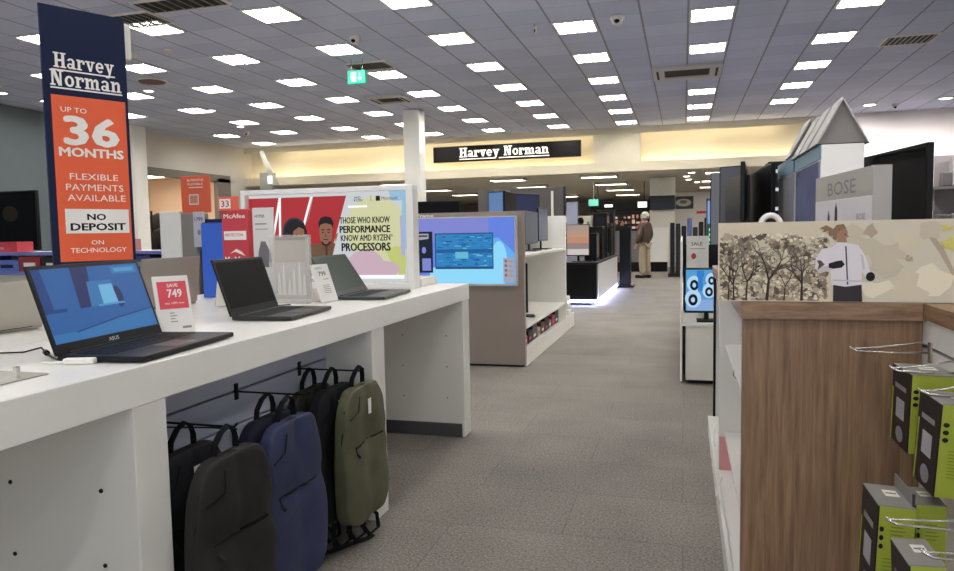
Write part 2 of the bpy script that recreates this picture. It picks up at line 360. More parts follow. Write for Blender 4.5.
for x, y, l in ((-9.93, 11.9, 'round downlight just right of the navy banner top'), (-10.2, 14.2, 'round downlight left of the far left wall corner'), (-11.0, 16.5, 'round downlight above the left shop window'),
                (4.22, 19.2, 'round downlight above the white cardboard tents'), (5.7, 18.9, 'round downlight at the far right wall'), (7.6, 18.9, 'added round downlight outside the view at the far right'), (-12.62, 11.1, 'round downlight at the extreme left above the grey wall')):  # the one outside the view is added to brighten the right wall
    downlight(x, y, l, .1 if x < 0 else .15)
    if x > 0:
        sd = bpy.data.lights.new('wall_washer', 'SPOT'); sd.energy = 300; sd.spot_size = 2.6; sd.spot_blend = .8; sd.shadow_soft_size = .1; sd.color = (1, .95, .92)
        so = bpy.data.objects.new('wall_washer', sd); COL.objects.link(so); so.parent = bpy.data.objects[[o.name for o in bpy.data.objects if o.name.startswith('downlight')][-1]]; so.location = (0, -.0, -.07); so.rotation_euler = (.35, 0, 0)
def speaker_round(x, y, label, r, mat):
    c = thing('ceiling_speaker', label, 'ceiling speaker', (x, y, CZ))
    MB().lathe([(r, 0), (r, -.015), (r*.9, -.03), (r*.3, -.034)], n=24).build('grille', mat, c); MB().lathe([(r*1.1, 0), (r*1.1, -.012), (r, -.016)], n=24).build('rim', FR, c)
speaker_round(-7.55, 9.5, 'round white smoke detector beside the navy banner pole', .07, FR)
speaker_round(-8.27, 9.58, 'round white speaker close to the banner pole', .1, FR)
speaker_round(-9.3, 11.25, 'round brown ceiling speaker right of the banner', .24, M('brown_grille', '6a4a42', .6))
def dome(x, y, label, s=1):
    c = thing('security_camera', label, 'security camera', (x, y, CZ))
    MB().lathe([(.07*s, 0), (.075*s, -.03), (.06*s, -.06), (.05*s, -.1), (.03*s, -.115)], n=20).build('housing', M('cam_white', 'd6d3ce', .4), c, smooth=True)
    MB().lathe([(.002, -.02), (.028*s, -.035), (.028*s, -.06), (.002, -.075)], (0, -.055*s, -.035), 14).build('lens', GBLACK, c, smooth=True)
dome(-.86, 10.05, 'white ceiling security camera above the aisle', 1.3)
dome(-4.56, 9.76, 'white cylindrical detector above the exit sign', 1.1)
dome(4.8, 19.4, 'small dark-lensed camera near the right wall', 1)
dome(-11.4, 17.4, 'small dark-lensed camera near the left wall corner', 1)
dome(-1.99, 10.1, 'tiny sprinkler head left of the aisle camera', .4)
# green exit sign
ex = thing('exit_sign', 'green illuminated running-man exit sign hanging from the ceiling', 'exit sign', (-5.12, 11.0, CZ-.09))
EXG = M('exit_green', '1fae84', .4, e=.5); EXW = M('exit_white', 'eafff6', .4, e=.5)
bx('sign_body', (-.155, .155, -.03, .03, -.31, -.1), EXG, ex, .004)
mb = MB(); mb.cyl((-.1, 0, .09), (-.1, 0, -.1), .006); mb.cyl((.1, 0, .09), (.1, 0, -.1), .006); mb.build('hanger', METAL, ex)
f = front(-.155, -.31, -.03); f.rect(.06, .03, .15, .18, EXW); f.ell(.115, .155, .014, .014, EXG); f.poly([(.1, .135), (.12, .14), (.13, .1), (.115, .09)], EXG); f.poly([(.115, .1), (.125, .09), (.14, .05), (.13, .045)], EXG); f.poly([(.112, .1), (.1, .09), (.08, .055), (.09, .05)], EXG); f.poly([(.1, .13), (.08, .11), (.085, .1), (.11, .125)], EXG)
f.poly([(.205, .17), (.22, .17), (.22, .09), (.25, .09), (.212, .04), (.175, .09), (.205, .09)], EXW); f.build('pictogram', ex)
# square column
c = thing('square_column', 'pale square column rising to the ceiling behind the lit poster', 'column', (-6.02, 15.95, 0))
bx('shaft', (-.195, .195, -.195, .195, 0, CZ-.01), WHITE2, c, .01)
# store sign on the bulkhead
c = thing('store_sign', 'long black store sign with white raised lettering on the bulkhead', 'sign', (-4.98, 20.62, 3.4))
bx('sign_board', (-2.2, 2.2, -.04, .04, 0, .46), M('sign_black', '120d0d', .4), c, .005)
MB().box(-1.9, -1.8, .04, .5, .1, .35).box(1.8, 1.9, .04, .5, .1, .35).build('bracket', BLACK, c)
SGW = M('sign_letter', 'f1efe6', .4, e=.55)
f = front(-2.2, 0, -.04); f.slabtext('Harvey Norman', .82, .13, 3.5, .27, SGW, .03); f.mb.box(-1.38, -.32, -.07, -.04, .055, .08); f.mb.m[-6:] = [0]*6; f.mb.box(-.18, 1.3, -.07, -.04, .055, .08)
f.build('lettering', c)
# ================================================================== LEFT LAPTOP BENCH
XF, XB = -1.335, -2.67
b = thing('display_bench', 'long white laminate display bench along the aisle with open bays', 'bench', (-2.0, 2.0, 0))
def L(x0, x1, y0, y1, z0, z1): return (x0+2.0, x1+2.0, y0-2.0, y1-2.0, z0, z1)
bx('worktop', L(-1.995, XF, -.6, 4.473, .874, .975), WHITE, b, .003)
bx('worktop', L(XB, -2.0, -.6, 4.473, .874, .975), WHITE, b, .003)
for y0, y1 in ((-.58, -.46), (1.489, 1.611), (2.946, 3.086), (4.333, 4.47)):
    bx('partition', L(XB+.004, XF-.003, y0, y1, 0.0, .874), WHITE2 if y0 != 99 else WHITE, b, .003)
for y0, y1 in ((-.46, 1.489), (3.086, 4.333)):
    bx('back_board', L(-2.02, -1.99, y0, y1, 0, .874), WHITE2, b, .001)
mb = MB(); mb.box(*L(XB+.05, XF-.02, 4.32, 4.333, 0, .085)); mb.box(*L(XB+.05, XF-.02, 3.086, 3.1, 0, .085)); mb.box(*L(-1.99, -1.975, 3.1, 4.32, 0, .085)); mb.build('plinth', M('plinth_grey', '4a4a4c', .6), b)
mb = MB()
for x in (-1.45, -1.75):
    for z in (.25, .45, .65): mb.cyl((x+2, 1.486-2, z), (x+2, 1.4895-2, z), .006, 8); mb.cyl((x+2, 4.329-2, z), (x+2, 4.3335-2, z), .004, 8)
mb.build('shelf_pin_hole', DARK, b)
sw = MB()
for z0, z1 in ((.05, .25), (.258, .49), (.498, .614), (.622, .738), (.746, .872)): sw.box(*L(-1.59, -1.565, 1.611, 2.946, z0, z1))
swo = sw.build('slat_panel', SLAT, b, .002)
bx('slot_channel', L(-1.6, -1.59, 1.611, 2.946, .05, .872), M('slot_dark', '22222a', .6), b, 0)
# ------------------------------------------------------------------ laptops
KEY = M('key_black', '17171a', .5)
def laptop(x, y, yaw, w, d, h, t, label, body, lidm, screen, art=None, flip=False, keym=KEY, logo=None):
    c = thing('laptop', label, 'laptop', (x, y, .9755), -yaw+(PI if flip else 0), 'open laptops on the white display bench')
    bo = MB().box(0, d, -w/2, w/2, .003, .018).build('base', body, c, .004)
    mb = MB(); nr, nc = 5, 14
    for i in range(nr):
        for j in range(nc):
            u = .035+i*(d*.5-.02)/nr; v = -w/2+.03+j*(w-.06)/nc
            if i == nr-1 and 3 <= j <= 9:
                if j == 3: mb.box(u, u+(d*.5-.02)/nr-.004, v, v+(w-.06)/nc*7-.003, .018, .0195)
                continue
            mb.box(u, u+(d*.5-.02)/nr-.004, v, v+(w-.06)/nc-.003, .018, .0195)
    mb.build('keyboard', keym, c)
    bx('touchpad', (d*.62, d*.93, -.06, .06, .018, .0186), M('touchpad', '2b2b2e', .3) if body is not GREYL else M('touchpad_grey', '4c4f50', .3), c, 0)
    s, co = math.sin(t), math.cos(t)
    T = lambda v: Vector((-s*v.z+co*v.x, v.y, .016+co*v.z+s*v.x))       # local lid: x thickness, z up the lid
    lid = MB().box(-.007, 0, -w/2, w/2, 0, h, T=T).build('lid', lidm, c, .002)
    f = Flat(T(Vector((0, -w/2, 0))), (0, 1, 0), (-s, 0, co), (co, 0, s))
    f.rect(.012, .03, w-.012, h-.012, screen)
    if art: art(f, w, h)
    if logo: f.text(logo, w/2-.022, .01, w/2+.022, .021, M('logo_silver', 'd8d8d6', .4), .01)
    f.build('display', lid)
    MB().cyl((0, -w*.4, .016), (0, w*.4, .016), .006, 10).build('hinge', DARK, c)
    return c
SB = scr('wallpaper_blue', '2a64a8', .75); SB2 = scr('wallpaper_dark_blue', '1f4688', .7); SB3 = scr('wallpaper_mid_blue', '3577b4', .8); SB4 = scr('wallpaper_indigo', '2a3470', .6); SB5 = scr('wallpaper_pale', '4d97cc', .85); SB6 = scr('wallpaper_light', '6cb0da', .9)
def art1(f, w, h):
    a0, a1, b0, b1 = .012, w-.012, .03, h-.012; X = lambda u: a0+(a1-a0)*u; Y = lambda v: b0+(b1-b0)*v
    f.poly([(X(0), Y(.4)), (X(.18), Y(.4)), (X(.3), Y(1)), (X(0), Y(1))], SB2)
    f.poly([(X(.08), Y(.45)), (X(.3), Y(.45)), (X(.3), Y(1)), (X(.07), Y(1))], SB)
    f.poly([(X(.3), Y(.42)), (X(.42), Y(.42)), (X(.48), Y(1)), (X(.32), Y(1))], SB4)
    f.poly([(X(0), Y(0)), (X(1), Y(0)), (X(1), Y(.28)), (X(.6), Y(.22)), (X(.2), Y(.12)), (X(0), Y(.12))], SB3)
    f.poly([(X(.2), Y(.12)), (X(.6), Y(.22)), (X(1), Y(.29)), (X(1), Y(.27)), (X(.6), Y(.2)), (X(.2), Y(.1))], SB2)
    f.poly([(X(.40), Y(.42)), (X(.72), Y(.42)), (X(.66), Y(.78)), (X(.43), Y(.78))], SB3)
    f.ell(X(.69), Y(.52), .02, .035, SB4)
    f.poly([(X(.52), Y(.44)), (X(.67), Y(.44)), (X(.66), Y(.72)), (X(.53), Y(.72))], SB6)
    f.poly([(X(.47), Y(.41)), (X(.74), Y(.41)), (X(.72), Y(.44)), (X(.47), Y(.44))], SB5)
    f.poly([(X(.7), Y(.86)), (X(.97), Y(.86)), (X(.97), Y(.98)), (X(.7), Y(.98))], SB3); f.rect(X(.73), Y(.89), X(.94), Y(.95), SB5)
GREYL = M('slate_grey_shell', '43474a', .35, m=.3)
laptop(-1.631, 1.759, -.106, .472, .255, .254, .324, 'black laptop with glowing blue wallpaper nearest the camera', DARK, BLACK, SB, art1, logo='ASUS')
laptop(-1.706, 2.621, -.093, .408, .248, .234, .319, 'black laptop with blank dark screen in the middle of the bench', M('warm_dark_deck', '343330', .4), BLACK, M('blank_screen', '0c0c0e', .45))
laptop(-1.687, 3.506, -.089, .465, .246, .244, .582, 'slate grey laptop with dim screen beside the lit poster', GREYL, GREYL, M('dim_screen', '3f4a46', .5), keym=M('key_grey', '33363a', .5))
SILV = M('silver_lid', 'a39d94', .4, m=.25)
laptop(-2.30, 2.82, -.05, .42, .24, .222, .12, 'brown-grey laptop seen from behind its lid, left of the blank laptop', SILV, SILV, GBLACK, flip=True)
laptop(-2.30, 1.90, 0, .46, .25, .19, .45, 'silver laptop seen from behind at the left edge of the view', M('silver_lid_pale', 'bdb8ac', .45, m=.2), M('silver_lid_pale', 'bdb8ac', .45, m=.2), GBLACK, flip=True)
# ------------------------------------------------------------------ price holders on the bench
def holder(x, y, rz, w, h, tilt, label, art):
    c = thing('price_ticket_holder', label, 'price ticket', (x, y, .976), rz, 'acrylic price tickets on the bench')
    s, co = math.sin(tilt), math.cos(tilt); T = lambda v: Vector((v.x, co*v.y+s*v.z, co*v.z-s*v.y+.004))
    MB().box(-w/2, w/2, -.003, .003, 0, h, T=T).build('ticket_stand', M('acrylic_white', 'ece9e2', .2), c, .001)
    MB().box(-w/2, w/2, 0, .06, 0, .004).build('foot', M('acrylic_white', 'ece9e2', .2), c, .001)
    f = Flat(T(Vector((-w/2, -.003, 0))), (1, 0, 0), (0, s, co), (0, -co, s)); art(f, w, h); f.build('printed_ticket', c)
def tA(f, w, h):
    f.rect(.1*w, .42*h, .92*w, .9*h, M('ticket_red', 'e0505c', .5)); f.text('SAVE', .38*w, .8*h, .68*w, .86*h, PWHITE, .02); f.text('749', .36*w, .62*h, .76*w, .76*h, PWHITE, .03); f.text('was 1099 now', .25*w, .5*h, .8*w, .54*h, PWHITE)
    for k in range(4): f.rect(.35*w, (.34-.05*k)*h, (.48+.06*(k % 2))*w, (.355-.05*k)*h, INKG)
    f.rect(.65*w, .07*h, .9*w, .11*h, INKG)
holder(-1.645, 2.055, 1.0, .118, .2, .30, 'white price ticket with red square beside the blue-screened laptop', tA)
def tB(f, w, h):
    f.text('NEW', .2*w, .86*h, .6*w, .92*h, M('ink_teal', '4a8f9a', .5)); f.text('799', .3*w, .68*h, .72*w, .8*h, PBLACK, .01); f.rect(.5*w, .58*h, .8*w, .6*h, INKG)
    for k in range(5): f.rect(.35*w, (.42-.05*k)*h, .75*w, (.435-.05*k)*h, INKG)
holder(-1.66, 3.18, 1.45, .14, .19, .33, 'narrow white price ticket leaning against the slate grey laptop', tB)
def tC(f, w, h): f.rect(.1*w, .55*h, .6*w, .58*h, INKG)
holder(-2.07, 2.95, -2.0, .14, .19, .25, 'plain white ticket back beside the brown-grey laptop lid', tC)
c = thing('brochure_holder', 'clear acrylic brochure holder in front of the red poster', 'brochure holder', (-1.82, 3.12, .976), .02)
AC = M('clear_acrylic', 'ecebe6', .12, alpha=.28)
mb = MB(); mb.box(-.098, .098, .0, .003, 0, .33); mb.box(-.098, -.095, -.05, 0, 0, .33); mb.box(.095, .098, -.05, 0, 0, .33); mb.box(-.098, .098, -.053, -.05, 0, .2); mb.box(-.098, .098, -.05, 0, 0, .004)
mb.build('pocket', AC, c)
bx('sheet', (-.09, .09, -.012, -.004, .02, .32), M('pale_sheet', 'cfc8bd', .5, alpha=.75), c, 0)
f = front(-.09, .02, -.0125); f.rect(.005, .285, .175, .298, M('ink_faint', 'a09a90', .5))
for k, (u, hh) in enumerate(((.02, .13), (.045, .17), (.075, .1), (.1, .15), (.13, .18), (.155, .12))): f.poly([(u-.01, .02), (u+.012, .02), (u+.004, hh), (u-.002, hh)], M('ink_blade', 'e6e2da', .5))
f.build('sheet_print', c)
# McAfee promo pieces
c = thing('software_display_stand', 'red security software display stand with a small orange header', 'display stand', (-2.19, 3.2, .976))
bx('back_card', (-.075, .075, 0, .05, 0, .465), RED, c, .002)
bx('header_card', (-.09, .03, -.006, 0, .46, .53), M('header_orange', 'e8664a', .5), c, .001)
f = front(-.075, 0, 0); f.text('McAfee', .012, .42, .135, .442, PWHITE, .03); f.rect(.01, .31, .14, .355, PWHITE); f.text('PROTECTION', .016, .328, .12, .343, RED, .02)
f.poly([(.04, .24), (.08, .265), (.11, .25), (.13, .228), (.1, .24), (.07, .25)], PWHITE); f.text('McAfee', .012, .2, .135, .225, PWHITE, .04); f.rect(.02, .175, .12, .185, PWHITE); f.rect(.01, .05, .14, .15, M('deep_red', '9c2430', .5))
f.text('33', .015, .47, .05, .515, RED, .03); f.build('printed_front', c)
f = front(-.09, .46, -.006); f.rect(.01, .01, .075, .058, PWHITE); f.text('33', .02, .018, .065, .05, RED, .03); f.build('header_print', c)
c = thing('leaflet', 'white portrait leaflet with a grey bag picture right of the red stand', 'leaflet', (-2.04, 3.22, .976))
bx('card', (-.06, .06, 0, .008, 0, .47), M('leaflet_white', 'dedbd6', .4), c, .001)
f = front(-.06, 0, 0); f.text('HYPER', .015, .42, .07, .435, PBLACK, .01); f.rect(.015, .385, .08, .392, INKG); f.rect(.015, .36, .09, .364, INKG)
f.poly([(.02, .17), (.105, .17), (.1, .24), (.07, .3), (.045, .3), (.03, .25)], M('bag_grey', '6d6c70', .5)); f.rect(.03, .07, .09, .08, INKG); f.build('leaflet_print', c)
c = thing('blue_carton', 'bright blue carton partly hidden behind the blank laptop', 'box', (-2.42, 3.35, .976))
bx('box_body', (-.085, .085, 0, .12, 0, .4), M('carton_blue', '1c5fd0', .45), c, .003); bx('lid_flap', (-.08, .08, .005, .115, .4, .406), M('carton_navy', '103a86', .5), c, 0)
c = thing('charging_cable', 'thin black cable lying on the bench left of the blue-screened laptop', 'cable', (-1.7, 1.58, .976))
mb = MB(); mb.tube([(-.45, -.02, .003), (-.25, .0, .003), (-.13, .045, .004), (-.06, .04, .02), (0, .01, .004), (.06, -.03, .004), (.09, -.05, .006)], .0025, 6); mb.build('cord', BLACK, c)
MB().cyl((-.035, .03, .01), (-.02, .022, .008), .008, 8).build('ferrite_bead', BLACK, c)
c = thing('security_tag', 'white plastic security tag at the near corner of the first laptop', 'security tag', (-1.53, 1.512, .976), .3)
bx('tag_body', (-.03, .05, -.012, .012, 0, .016), PWHITE, c, .004); MB().tube([(-.03, 0, .006), (-.06, .005, .004), (-.1, .02, .003)], .003, 6).build('lead', PWHITE, c)
c = thing('charger_plug', 'small black plug on the bench behind the blank laptop', 'plug', (-1.95, 2.90, .976), .3)
bx('plug_body', (-.02, .02, -.01, .01, 0, .018), BLACK, c, .004); MB().tube([(.02, 0, .008), (.1, .03, .003), (.2, .05, .003)], .0025, 6).build('lead', BLACK, c)
c = thing('acrylic_tray', 'flat clear-grey tray at the near left end of the bench', 'tray', (-1.6, 1.31, .976))
bx('tray_base', (-.13, .12, -.2, .07, 0, .004), M('tray_grey', 'b8b4a8', .2), c, .002); bx('clip', (.09, .1, .0, .01, .004, .03), METAL, c, 0)
# ------------------------------------------------------------------ lit poster box
PY = 4.0
c = thing('lightbox_poster', 'white-framed lit processor poster standing across the end of the bench', 'poster', (-2.11, PY, .976))
mb = MB(); mb.box(-.58, .58, 0, .09, 0, .035); mb.box(-.58, .58, 0, .09, .585, .615); mb.box(-.58, -.55, 0, .09, .035, .585); mb.box(.535, .58, 0, .09, .035, .585)
mb.build('frame', WHITE, c, .003); bx('back', (-.55, .535, .05, .088, .035, .585), WHITE, c, 0)
E_ = .55
PR1 = scr('poster_red', 'd8363c', E_); PRD = scr('poster_dark_red', 'b42a30', E_); PBG = scr('poster_pale', 'dfe4e6', .75); PY1 = scr('poster_yellow', 'e6e8b6', .75); PYG = scr('poster_lime', 'dde48c', .7); PPK = scr('poster_pink', 'e6c6d6', .7); PBL = scr('poster_sky', 'a4d2ee', .75); PHI = scr('poster_white', 'ffffff', .95); PIV = scr('poster_ivory', 'e3dfd2', .65)
SK = scr('poster_skin', 'b98468', .5); HR = scr('poster_hair', '241a1c', .25); SH = scr('poster_khaki', '8f6e4e', .5); TX1 = M('poster_ink', '15151c', .5); PLV = scr('poster_lavender', 'c2bfe8', .75)
f = front(-.55, .035, .049); f.rect(0, 0, 1.085, .55, PBG)
f.rect(0, 0, .62, .3, PIV)
f.poly([(0, .15), (.2, .15), (.3, .53), (0, .53)], PR1); 
f.poly([(.1, .2), (.3, .2), (.37, .53), (.2, .53)], PR1)
f.poly([(.07, .03), (.32, .03), (.45, .53), (.205, .53)], PR1); f.poly([(.2, .03), (.215, .03), (.23, .53), (.215, .53)], PHI)
f.poly([(.33, .1), (.54, .1), (.68, .53), (.455, .53)], PR1); f.poly([(.29, .1), (.31, .1), (.45, .53), (.435, .53)], PHI); f.poly([(.14, .2), (.155, .2), (.232, .53), (.215, .53)], PHI)
f.poly([(.33, .02), (.54, .02), (.6, .24), (.33, .24)], SH)
# person with headset and person in khaki
HD = scr('poster_headset_grey', '4a4656', .4); SK2 = scr('poster_skin_shade', '9a6650', .45)
f.poly([(.21, .1), (.42, .1), (.42, .2), (.36, .24), (.28, .25), (.22, .2)], HR); f.poly([(.25, .18), (.235, .27), (.25, .35), (.29, .395), (.34, .4), (.385, .375), (.405, .32), (.4, .25), (.37, .2)], HR)
f.poly([(.30, .22), (.31, .32), (.35, .345), (.385, .33), (.39, .27), (.37, .225), (.34, .2)], SK); f.rect(.325, .29, .345, .297, HR); f.rect(.362, .288, .38, .295, HR); f.poly([(.352, .29), (.36, .26), (.348, .262)], SK2); f.rect(.34, .238, .37, .246, SK2)
f.poly(ring(.32, .31, .085, .09, 60, 175, .014)[0], HD)
for q in ring(.32, .31, .085, .095, 40, 200, .014): f.poly(q, HD)
f.ell(.265, .27, .02, .04, HD)
f.poly([(.42, .02), (.66, .02), (.68, .15), (.61, .21), (.56, .235), (.5, .235), (.45, .2)], SH); f.poly([(.505, .2), (.575, .2), (.572, .26), (.508, .26)], SK2); f.poly([(.53, .235), (.545, .235), (.54, .02), (.53, .02)], scr('poster_khaki_dark', '6a5038', .4))
f.poly([(.492, .33), (.495, .27), (.51, .238), (.535, .226), (.56, .236), (.577, .27), (.582, .33), (.575, .365), (.5, .365)], SK)
f.poly([(.49, .33), (.488, .37), (.505, .4), (.54, .408), (.575, .4), (.59, .365), (.584, .33), (.576, .355), (.535, .366), (.5, .355)], HR)
f.rect(.505, .322, .528, .328, HR); f.rect(.545, .322, .568, .328, HR); f.rect(.51, .306, .524, .312, HR); f.rect(.549, .306, .563, .312, HR); f.poly([(.534, .312), (.543, .28), (.528, .28)], SK2)
for q in ring(.536, .256, .034, .03, 190, 350, .012): f.poly(q, HR)
f.rect(.52, .262, .553, .267, HR); f.ell(.62, .27, .02, .034, SK)
f.poly([(.535, .02), (.64, .02), (.76, .55), (.695, .55)], PBG)
f.ell(.87, .32, .2, .2, PY1, 30); f.poly([(.99, .06), (1.06, .05), (1.06, .2), (1.0, .22), (.93, .2)], PYG); f.ell(.8, .11, .12, .09, PPK); f.ell(1.03, .13, .035, .09, PYG); f.ell(.92, .08, .1, .05, PPK)
f.poly([(1.03, .2), (1.085, .2), (1.085, .55), (1.05, .55)], PBL); f.poly([(.98, .49), (1.085, .49), (1.085, .55), (.96, .55)], PBL); f.poly([(1.035, .16), (1.06, .16), (1.05, .4), (1.03, .4)], PLV)
f.rect(.38, .022, 1.05, .045, PHI)
f.text('AMD', .735, .51, .78, .522, TX1, .02); f.text('RYZEN', .735, .492, .79, .506, TX1, .02); f.rect(.845, .49, .848, .525, TX1); f.rect(.878, .492, .906, .522, TX1); f.text('Microsoft', .915, .496, 1.02, .518, INKG, .02)
f.rect(.695, .455, .82, .468, PHI)
f.text('THOSE WHO KNOW', .635, .36, .965, .398, TX1, .03); f.text('PERFORMANCE', .635, .303, .965, .345, TX1, .05); f.text('KNOW AMD RYZEN', .64, .253, .965, .29, TX1, .03); f.text('\u2122', .966, .275, .982, .29, TX1); f.text('PROCESSORS', .645, .192, .965, .24, TX1, .05)
f.build('printed_poster', c)
c = thing('display_riser', 'low white riser block on the far end of the bench', 'riser', (-1.78, 4.27, .976))
mb = MB(); mb.box(-.3, .24, -.12, .16, 0, .05); mb.build('block', WHITE, c, .003); bx('top_pad', (-.26, .2, -.08, .14, .05, .053), M('riser_pad', 'dccdb8', .5), c, 0)
# ------------------------------------------------------------------ tall finance banner
BX, BY, bang = -2.262, 2.362, .47
c = thing('finance_banner', 'tall navy and orange finance banner offering 36 months payments', 'banner', (BX, BY, .976), -bang)
# local: x = width axis after rotation ; panel plane normal faces (+x world, -y)
ax = PI/2
def Bl(u, d, z): return Vector((d, u, z))      # u along panel (local y), d outwards (local x)
BZ0, BZ1 = .02, 1.215; hw = .155
MB().box(-.006, .006, -hw, hw, BZ0, BZ1).build('banner_board', NAVY, c, .001)
MB().cyl((-.025, hw-.012, 0), (-.025, hw-.012, BZ1-.02), .011, 12).build('pole', M('pole_white', 'd8d5cc', .35), c, smooth=False)
MB().box(-.05, .0, hw-.045, hw+.03, BZ1-.16, BZ1-.015).build('clamp', M('clamp_white', 'dddacf', .4), c, .01)
MB().box(-.08, .03, -.12, hw+.04, 0, .012).build('foot_plate', M('foot_grey', '8a8a8a', .4, m=.6), c, .003)
f = Flat((.006, -hw, BZ0), (0, 1, 0), (0, 0, 1), (1, 0, 0)); Hh = BZ1-BZ0; ww = 2*hw; OR2 = M('banner_orange', 'e8643c', .5)
X = lambda u: u*ww; Y = lambda v: Hh*v       # v: 0 bottom .. 1 top
# banner visible part runs z .225..1.215 (v .17..1)
V = lambda q: Y(1-q*.80)                     # q: 0 top .. 1 lowest visible line
f.rect(X(.08), V(1.02), X(.96), V(.35), OR2)
f.slabtext('Harvey', X(.13), V(.252)+.01, X(.85), .052*1.1, PWHITE); f.slabtext('Norman', X(.08), V(.322)+.008, X(.93), .052*1.15, PWHITE)
f.rect(X(.1), V(.254), X(.85), V(.248), PWHITE); f.rect(X(.08), V(.325), X(.93), V(.319), PWHITE)
f.text('UP TO', X(.18), V(.415), X(.48), V(.395), PWHITE, .01); f.text('36', X(.22), V(.543), X(.84), V(.432), PWHITE, .07); f.text('MONTHS', X(.14), V(.592), X(.9), V(.557), PWHITE, .06)
f.text('FLEXIBLE', X(.24), V(.685), X(.82), V(.66), PWHITE); f.text('PAYMENTS', X(.19), V(.73), X(.88), V(.703), PWHITE); f.text('AVAILABLE', X(.2), V(.772), X(.9), V(.746), PWHITE)
f.rect(X(.16), V(.905), X(.93), V(.805), PWHITE); f.text('NO', X(.42), V(.85), X(.64), V(.825), PBLACK, .06); f.text('DEPOSIT', X(.22), V(.893), X(.88), V(.864), PBLACK, .06)
f.text('ON', X(.45), V(.952), X(.6), V(.934), PWHITE, .01); f.text('TECHNOLOGY', X(.2), V(.985), X(.88), V(.965), PWHITE, .01)
f.build('printed_banner', c)
# ------------------------------------------------------------------ hooks and backpacks under the bench
HY = (1.82, 2.25, 2.70)
HN = ('near', 'middle', 'far')
for y, n in zip(HY, HN):
    c = thing('display_hook', 'black wire peg on the slat wall under the bench, the %s one of three' % n, 'hook', (-1.565, y, .74), 0, 'wire pegs holding the backpacks')
    bx('bracket', (-.004, .006, -.01, .01, -.03, .03), BLACK, c, .002)
    MB().tube([(0, 0, 0), (.2, 0, 0), (.29, 0, 0), (.3, 0, .012)], .0035, 8).build('peg', BLACK, c)
    if n == 'near': MB().tube([(0, .012, -.02), (.2, .012, -.01), (.29, .012, -.01)], .0025, 8).build('ticket_rail', BLACK, c)
def fabric(name, c, v=.12): return M(name, c, .75, var=v, scale=14, bump=.25)
F_BLACK = fabric('black_fabric', '1d1d20'); F_CHAR = fabric('charcoal_fabric', '292826'); F_NAVY = fabric('navy_fabric', '2b3152'); F_DNAVY = fabric('dark_navy_fabric', '1c1f30'); F_OLIVE = fabric('olive_fabric', '54533c'); F_DOLIVE = fabric('dark_olive_fabric', '33342a'); ZIP = M('zip_black', '0c0c0d', .5); STRAP = M('webbing_black', '111113', .8)
